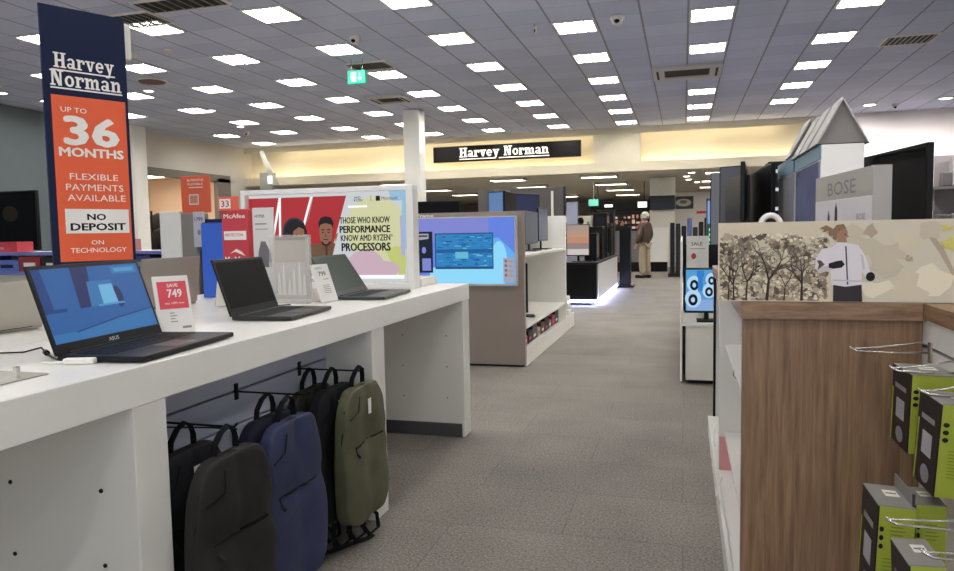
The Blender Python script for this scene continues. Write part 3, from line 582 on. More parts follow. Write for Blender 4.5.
def backpack(y, x, w, h, t, mat, label, rz=0, tagc=None, seed=0, drop=.0, straps=True, sw=0):
    """top of the handle hangs on the peg at (x,y,.745)"""
    c = thing('backpack', label, 'backpack', (x, y, .748), rz, 'backpacks hanging from the pegs under the bench')
    n = 12; vs = []; idx = {}; fs = []
    zt = -.075-drop; zb = zt-h; zc = (zt+zb)/2
    def pt(i, j, k):
        p = Vector((2*i/n-1, 2*j/n-1, 2*k/n-1)); m_ = max(abs(p.x), abs(p.y), abs(p.z))
        q = 10.0; nn = (abs(p.x)**q+abs(p.y)**q+abs(p.z)**q)**(1/q); p = p*(m_/nn)
        yy, zz = p.y, p.z
        tap = 1-.16*max(0, zz)**2-.05*max(0, -zz)**3
        if zz > .55: yy *= 1-.17*((zz-.55)/.45)**2
        if zz < -.7: yy *= 1-.12*((-zz-.7)/.3)**2
        th = t/2*(1.0-.18*zz)*(1 if p.x > 0 else .85)
        X_, Y_, Z_ = p.x*th, yy*w/2*tap, zc+zz*h/2
        nz = noise.noise(Vector((Y_*9+seed, Z_*7, seed*3.1)))*.013+noise.noise(Vector((Y_*26+seed, Z_*22, 1)))*.007+.005*math.sin(28*(Z_+Y_*.8+seed))*max(0, noise.noise(Vector((Y_*5, Z_*5, seed+9)))+.25)
        if p.x > 0: X_ += nz+.012*math.sin(PI*min(1, max(0, (1-abs(p.y)))))*(1-zz*.3)-(.014 if (zz > .15 and zz < .22) else 0)
        Y_ += sw*(zz-1)*.02+noise.noise(Vector((Z_*11, seed, 2)))*.003
        return (X_, Y_, Z_)
    for i in range(n+1):
        for j in range(n+1):
            for k in range(n+1):
                if i in (0, n) or j in (0, n) or k in (0, n): idx[i, j, k] = len(vs); vs.append(pt(i, j, k))
    for a in range(n):
        for b_ in range(n):
            for e in (0, n):
                for q in (((e, a, b_), (e, a+1, b_), (e, a+1, b_+1), (e, a, b_+1)), ((a, e, b_), (a+1, e, b_), (a+1, e, b_+1), (a, e, b_+1)), ((a, b_, e), (a+1, b_, e), (a+1, b_+1, e), (a, b_+1, e))): fs.append([idx[z] for z in q])
    mb = MB(); mb.add(vs, fs); mb.build('body', mat, c, smooth=True, sub=1)
    def on(yy, zz, off=.002):      # point on front face
        best = min((v for v in vs if v[0] > 0), key=lambda v: (v[1]-yy)**2+(v[2]-zz)**2)
        return (best[0]+off, yy, zz)
    zz0 = zt-h*.42
    mb = MB(); mb.tube([on(-w*.33+w*.66*k/8, zz0, .004) for k in range(9)], (.006, .005), 6); mb.build('pocket_zip', ZIP, c)
    MB().tube([on(-w*.33, zz0, .003), on(-w*.32, zz0-.02, .006), on(-w*.31, zz0-.04, .006)], (.005, .003), 6).build('zip_puller', ZIP, c)
    # zip running round the top edge
    out = [(-.02+t*.18, -w*.49, zt-h*.55), (t*.2, -w*.475, zt-h*.3), (t*.22, -w*.43, zt-h*.14), (t*.2, -w*.3, zt-h*.035), (t*.15, 0, zt+.002), (t*.2, w*.3, zt-h*.035), (t*.22, w*.43, zt-h*.14), (t*.2, w*.475, zt-h*.3), (t*.18-.02, w*.49, zt-h*.55)]
    MB().tube(out, .006, 6).build('edge_zip', ZIP, c)
    # seam lines on the front top corners
    MB().tube([on(-w*.42, zt-h*.2), on(-w*.25, zt-h*.16), on(-w*.2, zt-h*.06, .0)], .0025, 5).build('seam', ZIP, c)
    # carrying handle looping over the peg
    hd = [(-t*.2, -.055, zt-.02), (-t*.15, -.05, zt+.03), (-t*.05, -.03, zt+.062+drop), (0, 0, .002), (-t*.05, .03, zt+.062+drop), (-t*.15, .05, zt+.03), (-t*.2, .055, zt-.02)]
    MB().tube(hd, (.011, .005), 8, flat=(1, 0, 0)).build('carry_handle', STRAP, c)
    if straps:
        for q in (-1, 1):
            st = [(-t*.4, q*.06, zt-.02), (-t*.55-.012, q*.1, zt-.1), (-t*.5-.018, q*w*.33, zt-h*.5), (-t*.5-.01, q*w*.4, zt-h*.85), (-t*.4, q*w*.36, zb+.02)]
            MB().tube(st, (.022, .006), 8, flat=(0, 1, 0)).build('shoulder_strap', STRAP, c)
    if tagc:
        f = on(w*.02, zt-h*.16, .004); MB().box(f[0]-.001, f[0]+.002, f[1]-.014, f[1]+.014, f[2]-.035, f[2]+.03).build('swing_tag', PWHITE, c, .001)
    return c
XS = (-1.31, -1.405, -1.492)
backpack(HY[0]-.02, -1.285, .375, .56, .07, F_CHAR, 'charcoal backpack nearest the camera at the front of its peg', 0, seed=1)
backpack(HY[0]-.02, XS[1]-.03, .35, .52, .06, F_BLACK, 'black backpack squeezed behind the charcoal one beside the bench leg', 0, tagc=1, seed=2)
backpack(HY[1]-.07, XS[0], .38, .57, .07, F_NAVY, 'bright navy blue backpack at the front of the middle peg', 0, seed=3.3)
backpack(HY[1]-.05, XS[1], .38, .52, .06, F_DNAVY, 'dark navy backpack hanging behind the bright navy one', 0, seed=4.1, tagc=1)
backpack(HY[2]+.05, XS[0], .41, .56, .07, F_OLIVE, 'olive green backpack with white swing tag at the front of the far peg', 0, seed=5.6, tagc=1)
backpack(HY[2]-.01, XS[1], .40, .54, .06, F_BLACK, 'black backpack sandwiched between two olive backpacks', 0, seed=6.2, tagc=1)
backpack(HY[2]-.04, XS[2], .40, .54, .05, F_DOLIVE, 'dark olive backpack closest to the slat wall on the far peg', 0, seed=7.7)
c = thing('loose_strap_bundle', 'tangle of black webbing straps dangling below the olive backpacks', 'strap', (-1.40, 2.62, .0))
for k, (y0, x0) in enumerate(((-.1, .0), (-.02, .03), (.06, .06), (.13, .09), (.02, -.04))):
    MB().tube([(x0, y0, .125), (x0+.01, y0-.03, .07), (x0+.03, y0-.01, .03), (x0+.045, y0+.05, .04), (x0+.03, y0+.07, .09), (x0, y0+.06, .12)], (.012, .004), 8, flat=(1, 0, 0)).build('webbing_loop', STRAP, c)
MB().tube([(-.04, -.1, .012), (.02, -.03, .01), (.06, .05, .01), (.11, .12, .012), (.12, .15, .014)], (.014, .006), 8, flat=(1, 0, 0)).build('trailing_strap', STRAP, c)
#PART3
# ================================================================== MONITOR AISLE UNIT (left of the aisle, behind the bench)
def R_(cx, cy): return lambda x0, x1, y0, y1, z0, z1: (x0-cx, x1-cx, y0-cy, y1-cy, z0, z1)
def monitor(x, y, z, rz, w, h, label, screen, art=None, stand=.12, name='monitor', cat='monitor', th=.025, group=None, casing=None):
    """screen faces local -y"""
    c = thing(name, label, cat, (x, y, z+.001), rz, group); cs = casing or BLACK
    MB().box(-w/2, w/2, -th/2, th/2, stand, stand+h).build('casing', cs, c, .004)
    f = front(-w/2, stand, -th/2); f.rect(.012, .018, w-.012, h-.012, screen)
    if art: art(f, w, h)
    f.build('display', c)
    if stand > .02:
        MB().box(-.02, .02, th/2, th/2+.02, .01, stand+h*.5).build('stand_neck', cs, c, .003)
        MB().box(-w*.22, w*.22, -.09, .1, 0, .012).build('stand_foot', cs, c, .004)
    return c
c = thing('display_gondola', 'taupe ended shelving unit with glowing blue light panel on its end', 'display unit', (-2.0, 7.9, 0)); r = R_(-2.0, 7.9)
bx('end_panel', r(-2.6, -1.457, 6.73, 6.79, .02, 1.5), TAUPE, c, .003); bx('plinth', r(-2.58, -1.48, 6.75, 6.79, 0, .02), DARK, c, 0)
bx('back_panel', r(-2.05, -2.0, 6.79, 9.26, 0.0, 1.44), WHITE2, c, 0); bx('far_panel', r(-2.6, -1.457, 9.26, 9.30, 0, 1.5), WHITE, c, .002)
bx('shelf', r(-2.0, -1.46, 6.79, 9.26, 1.06, 1.085), WHITE, c, .002); bx('shelf', r(-2.0, -1.46, 6.79, 9.26, .36, .385), WHITE, c, .002); bx('shelf', r(-2.6, -1.75, 6.79, 9.26, 1.44, 1.47), WHITE, c, .002)
bx('deck', r(-2.0, -1.46, 6.79, 9.92, .16, .18), WHITE, c, .002); bx('kick_board', r(-1.475, -1.457, 6.79, 9.95, 0, .18), WHITE, c, .002); bx('rear_panel', r(-2.6, -2.57, 6.79, 9.26, 0, 1.44), TAUPE, c, 0)
lp = bx('light_panel', r(-2.59, -1.515, 6.66, 6.73, .79, 1.455), M('panel_frame', 'c9c6c0', .45), c, .003)
f = front(-2.585+2.0, .80, 6.66-7.9); PB = scr('panel_blue', '6a8cf0', .8); PC = scr('panel_cyan', '8fd8fa', .95); PV = scr('panel_violet', '8c94e6', .75); PD = scr('panel_deep', '16203c', .4); PE = scr('panel_azure', '2f8fd4', .75); PG = scr('panel_sea', '1f6cb4', .65); PF = scr('panel_foam', '6cc4e6', .8); PM = scr('panel_sky', '64b0f8', .9); PGY = scr('panel_greywhite', 'b8bccb', .7)
f.rect(.01, .01, 1.055, .645, PB); f.rect(.01, .42, .8, .645, PV); f.poly([(.75, .01), (1.055, .01), (1.055, .3), (.9, .45), (.8, .45)], PM); f.rect(.2, .01, .95, .17, PC); f.ell(.9, .22, .08, .2, PC)
f.rect(.26, .155, .845, .5, PD); f.rect(.268, .165, .838, .492, PE)
random.seed(3)
for k in range(130):
    x = .275+random.random()*.55; z = .17+random.random()*.31; f.rect(x, z, min(.836, x+.02+random.random()*.05), z+.004+random.random()*.01, random.choice((PG, PF, PE, PG)))
f.rect(.268, .31, .838, .345, PG); f.rect(.47, .255, .6, .32, PF); f.rect(.268, .165, .838, .18, PG)
f.rect(.03, .12, .24, .52, PD); f.poly([(.03, .43), (.2, .45), (.2, .5), (.03, .5)], PGY); f.ell(.15, .34, .022, .032, PV); f.rect(.13, .14, .22, .26, PV); f.rect(.04, .47, .19, .485, PD)
f.rect(.945, .03, 1.05, .26, PGY)
for k in range(4): f.ell(.97, .23-.045*k, .012, .014, scr('panel_rose', 'b06a7c', .6)); f.rect(1.0, .222-.045*k, 1.035, .23-.045*k, INKG)
f.build('printed_panel', lp)
f = front(-2.53+2, 1.458, 6.73-7.9); f.text('Frame', .0, .004, .17, .034, PWHITE, .02); f.build('header_lettering', c)
XM = -1.66
scrG = scr('grey_screen', '8e939c', .35); scrD = M('dark_screen', '101114', .5)
monitor(XM-.02, 7.12, 1.085, PI/2, .5, .42, 'black monitor on a tall stand at the near end of the white shelf', scrD, stand=.2)
monitor(XM+.02, 7.95, 1.085, PI/2, .7, .36, 'grey glowing monitor on the white middle shelf beside the aisle', scrG, stand=.08, casing=M('casing_grey', '3a3b40', .4))
monitor(XM, 8.75, 1.085, PI/2, .6, .40, 'dim monitor at the far end of the white middle shelf', scr('dim_lilac', '7b7f96', .4), stand=.1)
monitor(XM, 7.05, .386, PI/2+.25, .42, .52, 'near black television edge-on on the lower white shelf', scrD, stand=.06, name='television', cat='television')
monitor(XM+.02, 7.65, .386, PI/2+.25, .42, .52, 'second black television edge-on on the lower white shelf', scrD, stand=.06, name='television', cat='television')
cols = ('8c2a2e', '222226', '3a3c42', 'b8b4aa', '5a2d30', '1d1d20', '77767a')
for k in range(9):
    y = 6.92+k*.2; w_ = .08+.02*(k % 3); cc = cols[k % 7]
    t_ = thing('game_box', '%s packaged accessory box, %s from the near end of the bottom deck' % (('red', 'black', 'dark grey', 'cream', 'maroon', 'black', 'grey')[k % 7], ORD[k]), 'box', (-1.55, 6.92+k*.225, .181), 0, 'packaged boxes on the bottom deck')
    bx('carton', (-.06, .06, -w_, w_, 0, .09+.03*(k % 3)), M('carton_'+cc, cc, .5), t_, .002)
    f = side(.06, -w_, 0); f.rect(w_*.4, .03, w_*1.4, .06, PWHITE if k % 2 == 0 else RED); f.build('printed_label', t_)
c = thing('white_carton_stack', 'white plastic stacking tray at the far foot of the shelving', 'tray', (-1.53, 9.62, .181))
for k in range(3): bx('tray_tier', (-.06+.01*k, .07-.01*k, -.12, .12, .09*k, .09*k+.07), WHITE, c, .006)
c = thing('divider_screen', 'dark brown-grey dividing panel behind the monitor shelving', 'panel', (-2.2, 10.05, 0)); bx('panel_face', (-.63, .6, -.03, .03, .0, 1.92), M('divider_brown', '55504e', .6), c, .003); bx('edge_trim', (.6, .62, -.035, .035, .0, 1.92), DARK, c, 0); bx('white_upright', (.43, .46, -.06, -.03, 1.3, 1.86), WHITE2, c, 0)
monitor(-2.25, 9.0, 1.471, -.5, .4, .33, 'monitor with pale blue screen on top of the shelving unit', scr('pale_blue_screen', '6f93c6', .7), stand=.02)
monitor(-1.93, 9.1, 1.471, .9, .42, .26, 'dark blue monitor right of the pale blue one on the unit top', scr('slate_blue_screen', '454d6c', .5), stand=.05)
c = thing('display_plinth', 'taupe cabinet behind the unit carrying a long dark television', 'cabinet', (-3.1, 8.7, 0)); bx('body', (-.46, .46, -.3, .3, 0, 1.36), TAUPE, c, .003); bx('top_board', (-.47, .47, -.31, .31, 1.36, 1.4), WHITE2, c, .003)
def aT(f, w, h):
    g = scr('reflection_grey', '9a9a98', .4)  # reflections painted on the dark screen as glowing shapes
    f.poly([(.15, h*.45), (.35, h*.3), (.42, h*.3), (.25, h*.5)], g); f.poly([(.45, h*.42), (.6, h*.3), (.68, h*.3), (.55, h*.45)], g); f.rect(.02, h*.18, .09, h*.5, scr('light_spot_white', 'f4f4ff', 1))
monitor(-3.07, 8.55, 1.401, .05, .84, .27, 'long dark television with white reflections above the blue light panel', scrD, aT, stand=.03, name='television', cat='television')
# ------------------------------------------------------------------ black pod with blue underglow
c = thing('demo_pod', 'black and white demo counter with blue glow at its foot', 'counter', (-1.75, 14.4, 0)); r = R_(-1.75, 14.4)
bx('body', r(-2.1, -1.44, 12.52, 16.4, .1, .72), BLACK, c, .005); bx('side_panel', r(-1.44, -1.42, 12.7, 16.4, .1, .73), WHITE, c, .002); bx('counter_top', r(-2.12, -1.42, 12.5, 16.42, .72, .755), DARK, c, .004); bx('plinth', r(-2.0, -1.55, 12.65, 16.3, 0, .1), DARK, c, 0)
GLOW = scr('underglow_blue', 'aebcff', 40)
mb = MB(); mb.box(*r(-2.08, -1.44, 12.50, 12.53, .06, .1)); mb.box(*r(-1.44, -1.41, 12.6, 16.35, .06, .1)); mb.build('glow_strip', GLOW, c)
def aS(f, w, h):
    for k, cc in enumerate(('c8b2a6', 'dcb49a', 'e6a884', 'b59a98', 'd8c8c4')): f.rect(.012, .018+(h-.03)*(.8-.2*k), w-.012, .018+(h-.03)*(1-.2*k), scr('sunset_%s' % cc, cc, .62))
    f.rect(.02, .02, w-.02, h*.22, scr('sunset_sheet', 'efe6e2', .65))
monitor(-1.80, 12.85, .756, -.1, .42, .56, 'monitor with pink sunset picture on the black counter', scr('sunset_base', 'd6b09a', .8), aS, stand=.1)
def tower(x, y, z, w, d, h, label, rz=0):
    c = thing('computer_tower', label, 'computer', (x, y, z+.001), rz, 'black computer towers on the demo counter')
    bx('case', (-w/2, w/2, -d/2, d/2, .02, h), BLACK, c, .01)
    mb = MB()
    for q in (-1, 1): mb.box(q*w*.35-.02, q*w*.35+.02, -d/2, d/2, 0, .02)
    mb.build('foot', DARK, c); f = front(-w/2, 0, -d/2); f.rect(w*.2, h*.2, w*.8, h*.9, M('mesh_front', '1b1c22', .3)); f.build('mesh_panel', c); f = side(w/2, -d/2, 0); f.rect(d*.1, h*.1, d*.9, h*.92, M('glass_side', '16181f', .08)); f.build('glass_side', c)
tower(-1.62, 13.4, .755, .22, .45, .5, 'black computer tower just right of the sunset monitor')
tower(-1.6, 14.1, .755, .25, .48, .62, 'second black computer tower behind the first on the counter')
tower(-1.62, 15.0, .755, .28, .5, .9, 'tall black computer tower in the middle of the counter')
tower(-1.62, 15.9, .755, .26, .5, .7, 'black computer tower at the far end of the counter')
c = thing('display_totem', 'tall slim black totem at the far corner of the demo counter', 'totem', (-1.28, 16.9, 0)); bx('base', (-.2, .2, -.25, .25, 0, .04), DARK, c, .004); bx('pillar', (-.12, .12, -.2, .2, .04, 1.35), BLACK, c, .01); bx('cap', (-.13, .13, -.21, .21, 1.35, 1.37), DARK, c, .003)
c = thing('display_totem', 'tall black totem standing just beyond the computer towers', 'totem', (-1.75, 17.2, 0)); bx('base', (-.25, .25, -.25, .25, 0, .04), DARK, c, .004); bx('pillar', (-.2, .2, -.2, .2, .04, 1.78), BLACK, c, .01); f = front(-.2, .04, -.2); f.rect(.13, 1.0, .16, 1.55, scr('totem_light', 'd8dce6', .7)); f.build('light_slot', c)
c = thing('display_totem', 'pale grey-blue upright banner left of the dark counter header', 'banner', (-2.6, 17.6, 0)); bx('base', (-.2, .2, -.2, .2, 0, .03), DARK, c, .004); bx('pillar', (-.13, .13, -.06, .06, .03, 2.0), M('pale_violet', '9a9cb4', .5), c, .004)
# ------------------------------------------------------------------ far counter, column, header, far ceiling lights
c = thing('service_counter', 'long grey and white service counter with black base behind the man', 'counter', (-1.3, 23.4, 0)); r = R_(-1.3, 23.4)
bx('grey_front', r(-2.6, -1.2, 23.0, 23.9, .3, 1.28), M('counter_grey', '77787a', .5), c, .005); bx('white_front', r(-1.2, -.45, 23.0, 23.9, .3, 1.36), WHITE, c, .005); bx('counter_top', r(-2.62, -1.2, 22.97, 23.93, 1.28, 1.33), DARK, c, .005); bx('base', r(-2.55, -.48, 23.05, 23.85, 0, .3), BLACK, c, 0)
c = thing('square_column', 'broad white column beside the service counter with a television on it', 'column', (-.70, 26.2, 0)); bx('shaft', (-.42, .42, -.4, .4, 0, 3.09), WHITE2, c, .01)
c = thing('television', 'black television mounted high on the broad white column', 'television', (-.70, 25.72, 1.98)); bx('casing', (-.42, .42, -.05, .05, 0, .48), BLACK, c, .005); f = front(-.42, 0, -.05); f.rect(.02, .02, .82, .46, GBLACK); f.build('display', c); bx('wall_mount', (-.1, .1, .05, .078, .15, .35), DARK, c, 0)
c = thing('header_sign', 'long black overhead header with two white lit signs in the far department', 'sign', (-2.2, 27.6, 1.98)); bx('header_board', (-1.15, 1.0, -.05, .05, 0, .42), BLACK, c, .004)
f = front(-1.15, 0, -.05); LW = scr('sign_lit_white', 'fdfbff', 1.8); f.rect(.5, .19, .8, .29, LW); f.rect(1.72, .15, 2.05, .36, LW); f.build('lit_sign', c); MB().cyl((-.9, 0, .42), (-.9, 0, 1.11), .015).cyl((.8, 0, .42), (.8, 0, 1.11), .015).build('hanging_rod', BLACK, c)
c = thing('product_wall', 'lit orange and pink product shelving under the black header', 'shelf', (-2.2, 28.6, 0)); bx('carcass', (-1.2, 1.1, 0, .4, 0, 2.0), DARK, c, 0); random.seed(5)
pc = [scr('prod_'+q, q, .75) for q in ('e8a07a', 'e8c8b8', 'd86a54', 'f0dcd0', 'b88878', '5c3a38')]
f = front(-1.2, 0, 0)
for rr in range(6):
    z = .75+rr*.2
    for k in range(14):
        if random.random() < .8: f.rect(.05+k*.16, z, .05+k*.16+.06+random.random()*.07, z+.06+random.random()*.09, random.choice(pc))
f.build('stocked_goods', c)
c = thing('product_wall', 'bright white and teal product shelving at the far left of the aisle end', 'shelf', (-4.6, 29, 0)); bx('carcass', (-1.4, 1.1, 0, .4, 0, 1.9), WHITE2, c, 0); f = front(-1.4, 0, 0)
for rr in range(5):
    for k in range(16):
        if random.random() < .8: f.rect(.05+k*.15, .6+rr*.24, .13+k*.15+random.random()*.04, .7+rr*.24+random.random()*.1, scr('far_'+random.choice(('8fb4ac', 'd8dcd8', '4a5a5c', 'b8a89c', '30343a')), '8fb4ac', .5))
f.build('stocked_goods', c)
c = thing('product_wall', 'pale wall bay with a dark picture panel right of the broad column', 'shelf', (.9, 30, 0)); bx('carcass', (-1.5, 2.2, 0, .3, 0, 2.75), M('bay_white', 'd6d2d2', .6), c, 0); f = front(-1.5, 0, 0)
f.rect(.18, 2.1, .98, 2.6, M('picture_dark', '3c3a3c', .5)); f.ell(.6, 2.35, .3, .15, M('picture_light', 'b5b2b0', .5)); f.ell(.6, 2.38, .15, .07, M('picture_mid', '6a6866', .5)); f.rect(1.1, 1.9, 1.5, 2.0, RED); f.build('picture_panel', c)
E2 = thing('exit_sign', 'small faint green exit sign in the far department', 'exit sign', (-2.9, 24.5, 2.75)); bx('sign_body', (-.16, .16, -.02, .02, -.62, -.4), M('exit_green_dim', '5fb8a4', .5, e=.5), E2, 0); MB().cyl((0, 0, -.4), (0, 0, .35), .01).build('hanger', METAL, E2)
FP = M('far_panel_light', 'fff6e6', .5, e=PANEL_EMIT*.7)
for j, y in enumerate((23.5, 27.5, 31.5, 36)):
    for i, x in enumerate((-9.5, -5.6, -2.6, 1.2)):
        c = thing('far_ceiling_light', 'flat ceiling light of the low far ceiling, %s row back, %s from the left' % (ORD[j], ORD[i]), 'ceiling light', (x, y, 3.099), 0, 'ceiling lights of the far department')
        bx('diffuser', (-.55, .55, -.3, .3, -.012, -.004), FP, c, 0); mb = MB(); mb.box(-.58, .58, -.33, -.3, -.1, 0); mb.box(-.58, .58, .3, .33, -.1, 0); mb.box(-.58, -.55, -.3, .3, -.1, 0); mb.box(.55, .58, -.3, .3, -.1, 0); mb.build('frame', FR, c)
for x, y in ((.25, 24), (.1, 25.6), (.18, 27.2), (.5, 29)):
    c = thing('downlight', 'small round far downlight, %s in the line running away beyond the bulkhead' % {24: 'nearest', 25.6: 'second', 27.2: 'third', 29: 'farthest'}[y], 'downlight', (x, y, 3.099)); MB().lathe([(.12, 0), (.13, -.02), (.09, -.03)]).build('rim', FR, c); MB().lathe([(.1, -.03), (.002, -.04)]).build('lens', M('downlight_lens_far', 'fffaf0', .5, e=12), c)
# dark racks right of the column
c = thing('clothing_rack', 'dark stocked rack with a blue item beyond the white monitor cabinet', 'rack', (.15, 20.6, 0)); bx('frame', (-.55, .6, -.2, .3, 0, .1), DARK, c, 0); random.seed(9)
for k in range(7):
    cc = ('1c1d22', '26242a', '15161a', '4a5a86', '2b2c33', '18181c', '1f2a2c')[k]; MB().box(-.5+k*.15, -.38+k*.15, -.18, .2, .1, 1.35+.28*random.random()).build('dark_carton', M('rack_'+cc, cc, .6), c, .02)
c = thing('light_tower', 'tall slim tower with blue panel and green lights by the right edge of the aisle', 'display tower', (.53, 15.2, 0)); bx('base', (-.15, .15, -.15, .15, 0, .05), DARK, c, 0); bx('pillar', (-.09, .09, -.08, .08, .05, 1.9), M('tower_slate', '2a3a44', .4), c, .004)
f = front(-.09, .05, -.08); f.rect(.02, 1.35, .16, 1.8, scr('tower_blue', '8aa4e0', .8))
for k in range(8): f.rect(.05, .5+.1*k, .13, .56+.1*k, scr('tower_green', '8ff0c4', 1.1))
f.build('light_panel', c)
# ------------------------------------------------------------------ white monitor cabinet right of the aisle
c = thing('monitor_cabinet', 'low white cabinet carrying monitors on the right of the aisle', 'cabinet', (.2, 8.6, 0)); r = R_(.2, 8.6)
bx('body', r(0.02, .34, 6.27, 11, .03, .49), WHITE2, c, .004); bx('cabinet_top', r(-.01, .34, 6.24, 11, .49, .515), WHITE, c, .003); bx('side_board', r(-.025, -.008, 6.24, 11, .02, 1.2), WHITE, c, .002); bx('plinth', r(.04, .34, 6.3, 11, 0, .03), DARK, c, 0); bx('mid_divider', r(.0, .34, 7.2, 7.22, .516, 1.15), DARK, c, 0)
def aF(f, w, h):
    d1 = scr('fan_dark', '10141c', .3); d2 = scr('fan_blue', '2e86d8', .8); d3 = scr('fan_pale', 'b4d8f6', .9)
    f.rect(.02, .02, w-.02, h*.3, scr('floor_blue', '8fb4e4', .8))
    for x, z, rr in ((.07, h*.32, .055), (.08, h*.65, .05), (.2, h*.5, .045), (.22, h*.75, .04), (.3, h*.4, .05)): f.ell(x, z, rr*1.2, rr*1.4, d3); f.ell(x, z-.01, rr*.7, rr*.9, d1); f.ell(x, z-.01, rr*.3, rr*.4, d3)
    f.rect(.11, h*.5, .15, h*.95, d2); f.rect(.1, h*.8, .16, h*.95, d2)
monitor(.19, 6.40, .516, 0, .36, .38, 'monitor with bright blue gaming picture on the white cabinet', scr('cyan_screen', '5ea8e0', .8), aF, stand=.07)
c = thing('price_poster', 'white price poster with red spot standing on the blue monitor', 'poster', (.115, 6.40, .97)); bx('card', (-.09, .09, -.004, .004, 0, .27), PWHITE, c, .001); f = front(-.09, 0, -.004); f.text('SALE', .04, .19, .13, .22, PBLACK, .01); f.ell(.06, .1, .02, .025, RED); f.rect(.03, .16, .15, .165, INKG); f.build('printed_poster', c)
# ------------------------------------------------------------------ WOOD-ENDED GONDOLA, right foreground
def wood_mat(name, stretch):
    mt = bpy.data.materials.new(name); mt.use_nodes = True; nt = mt.node_tree; L_ = nt.links; b = nt.nodes['Principled BSDF']; b.inputs['Roughness'].default_value = .5
    tc = nt.nodes.new('ShaderNodeTexCoord'); mp = nt.nodes.new('ShaderNodeMapping'); mp.inputs['Scale'].default_value = stretch; L_.new(tc.outputs['Object'], mp.inputs[0])
    nz = nt.nodes.new('ShaderNodeTexNoise'); nz.inputs['Scale'].default_value = 4; nz.inputs['Detail'].default_value = 8; nz.inputs['Roughness'].default_value = .65; nz.inputs['Distortion'].default_value = .3; L_.new(mp.outputs[0], nz.inputs['Vector'])
    rp = nt.nodes.new('ShaderNodeValToRGB'); e = rp.color_ramp.elements; e[0].position = .32; e[1].position = .72; e[0].color = (*lin('6f533b'), 1); e[1].color = (*lin('a78769'), 1); q = e.new(.5); q.color = (*lin('8c6d52'), 1)
    L_.new(nz.outputs['Fac'], rp.inputs[0]); L_.new(rp.outputs[0], b.inputs['Base Color']); return mt
WOODV = wood_mat('wood_vertical', (14, 14, .7)); WOODH = wood_mat('wood_along', (12, .8, 12)); WOODX = wood_mat('wood_edge', (2, 12, 16))
c = thing('wood_gondola', 'wood-effect ended shelving unit in the right foreground', 'display unit', (.8, 3.0, 0)); r = R_(.8, 3.0)
bx('end_panel', r(.185, .70, 2.465, 2.50, .0, 1.012), WOODV, c, .001); bx('worktop', r(.178, 1.45, 2.43, 4.85, 1.012, 1.066), WOODX, c, .001); bx('worktop', r(.69, 1.45, -.6, 2.43, 1.018, 1.066), WOODH, c, .001)
bx('back_panel', r(.56, .58, 2.5, 4.8, .1, 1.012), WHITE2, c, 0); bx('divider', r(.172, .56, 3.72, 3.745, .02, 1.012), WHITE, c, .001); bx('far_panel', r(.20, .56, 4.8, 4.83, 0, 1.012), WHITE, c, .001); bx('dark_upright', r(.186, .2, 4.79, 4.84, 0, 1.012), BLACK, c, 0)
bx('shelf', r(.2, .56, 2.5, 3.72, .715, .733), WHITE, c, .001); bx('shelf', r(.2, .56, 2.5, 3.72, .27, .29), WHITE, c, .001); bx('deck', r(.17, .56, 2.5, 4.8, .08, .1), WHITE, c, .001); bx('kick_board', r(.155, .175, 2.5, 4.8, 0, .1), WHITE2, c, .001)
mb = MB(); mb.box(*r(.175, .555, 3.715, 3.72, .101, .269)); mb.build('painted_pink_glow', M('painted_pink_glow', 'e8a4a6', .4), c)  # pink panel paints in red light reflected at the divider foot
mb = MB()
for z in (.9, .84, .78): mb.cyl((.28-.8, 3.7185-3, z), (.28-.8, 3.7205-3, z), .006, 8)
mb.build('pin_hole', INKG, c)
MB().tube([(.23-.8, .6, .7), (.232-.8, .6, .6), (.245-.8, .6, .585), (.26-.8, .6, .6)], .003, 6).build('shelf_clip', METAL, c)
sl = MB()
for z0, z1 in ((.94, 1.016), (.57, .93), (.2, .56), (.02, .19)): sl.box(*r(.70, .72, -.55, 2.463, z0, z1))
sl.build('slat_panel', WHITE2, c, .002); bx('slot_channel', r(.72, .73, -.55, 2.463, .02, 1.016), DARK, c, 0); bx('core', r(.73, 1.4, -.5, 4.7, 0, 1.0), WHITE2, c, 0)
MB().tube([(.17-.8, 3.9-3, .28), (.155-.8, 3.85-3, .26), (.15-.8, 3.8-3, .22), (.16-.8, 3.78-3, .2)], .004, 6).tube([(.165-.8, 3.3-3, .2), (.15-.8, 3.25-3, .19), (.14-.8, 3.2-3, .15), (.155-.8, 3.2-3, .12)], .004, 6).build('cable_tie', PWHITE, c)
c = thing('landscape_poster', 'wide photo board of a runner in a white jacket among bare trees', 'poster', (.108, 2.45, 1.067)); PW, PH = 1.25, .238
bx('board', (0, PW, -.008, .008, 0, PH+.012), M('board_edge', 'e2d9c4', .5), c, .001)
f = front(0, 0, -.008)
def A(x, y): return ((x-718)*.00281, (297.5-y)*.00327)
CR = M('photo_cream', 'dccfb2', .55); CR2 = M('photo_light', 'efe4c8', .55); BR = M('photo_brown', '5d4f40', .55); BR2 = M('photo_mid_brown', '8d7c66', .55); BR3 = M('photo_tan', 'b8a88c', .55); SNOW = M('photo_snow', 'd8cfb8', .55); SNOW2 = M('photo_shade', 'cfc3a9', .55); DK = M('photo_dark', '3d332b', .55)
f.rect(0, 0, PW, PH+.012, CR); f.rect(.33, 0, PW, PH+.012, SNOW)
random.seed(11)
def clampA(x, y, m=.004): a, b = A(x, y); return (max(m, min(PW-m, a)), max(.003, min(PH+.008, b)))
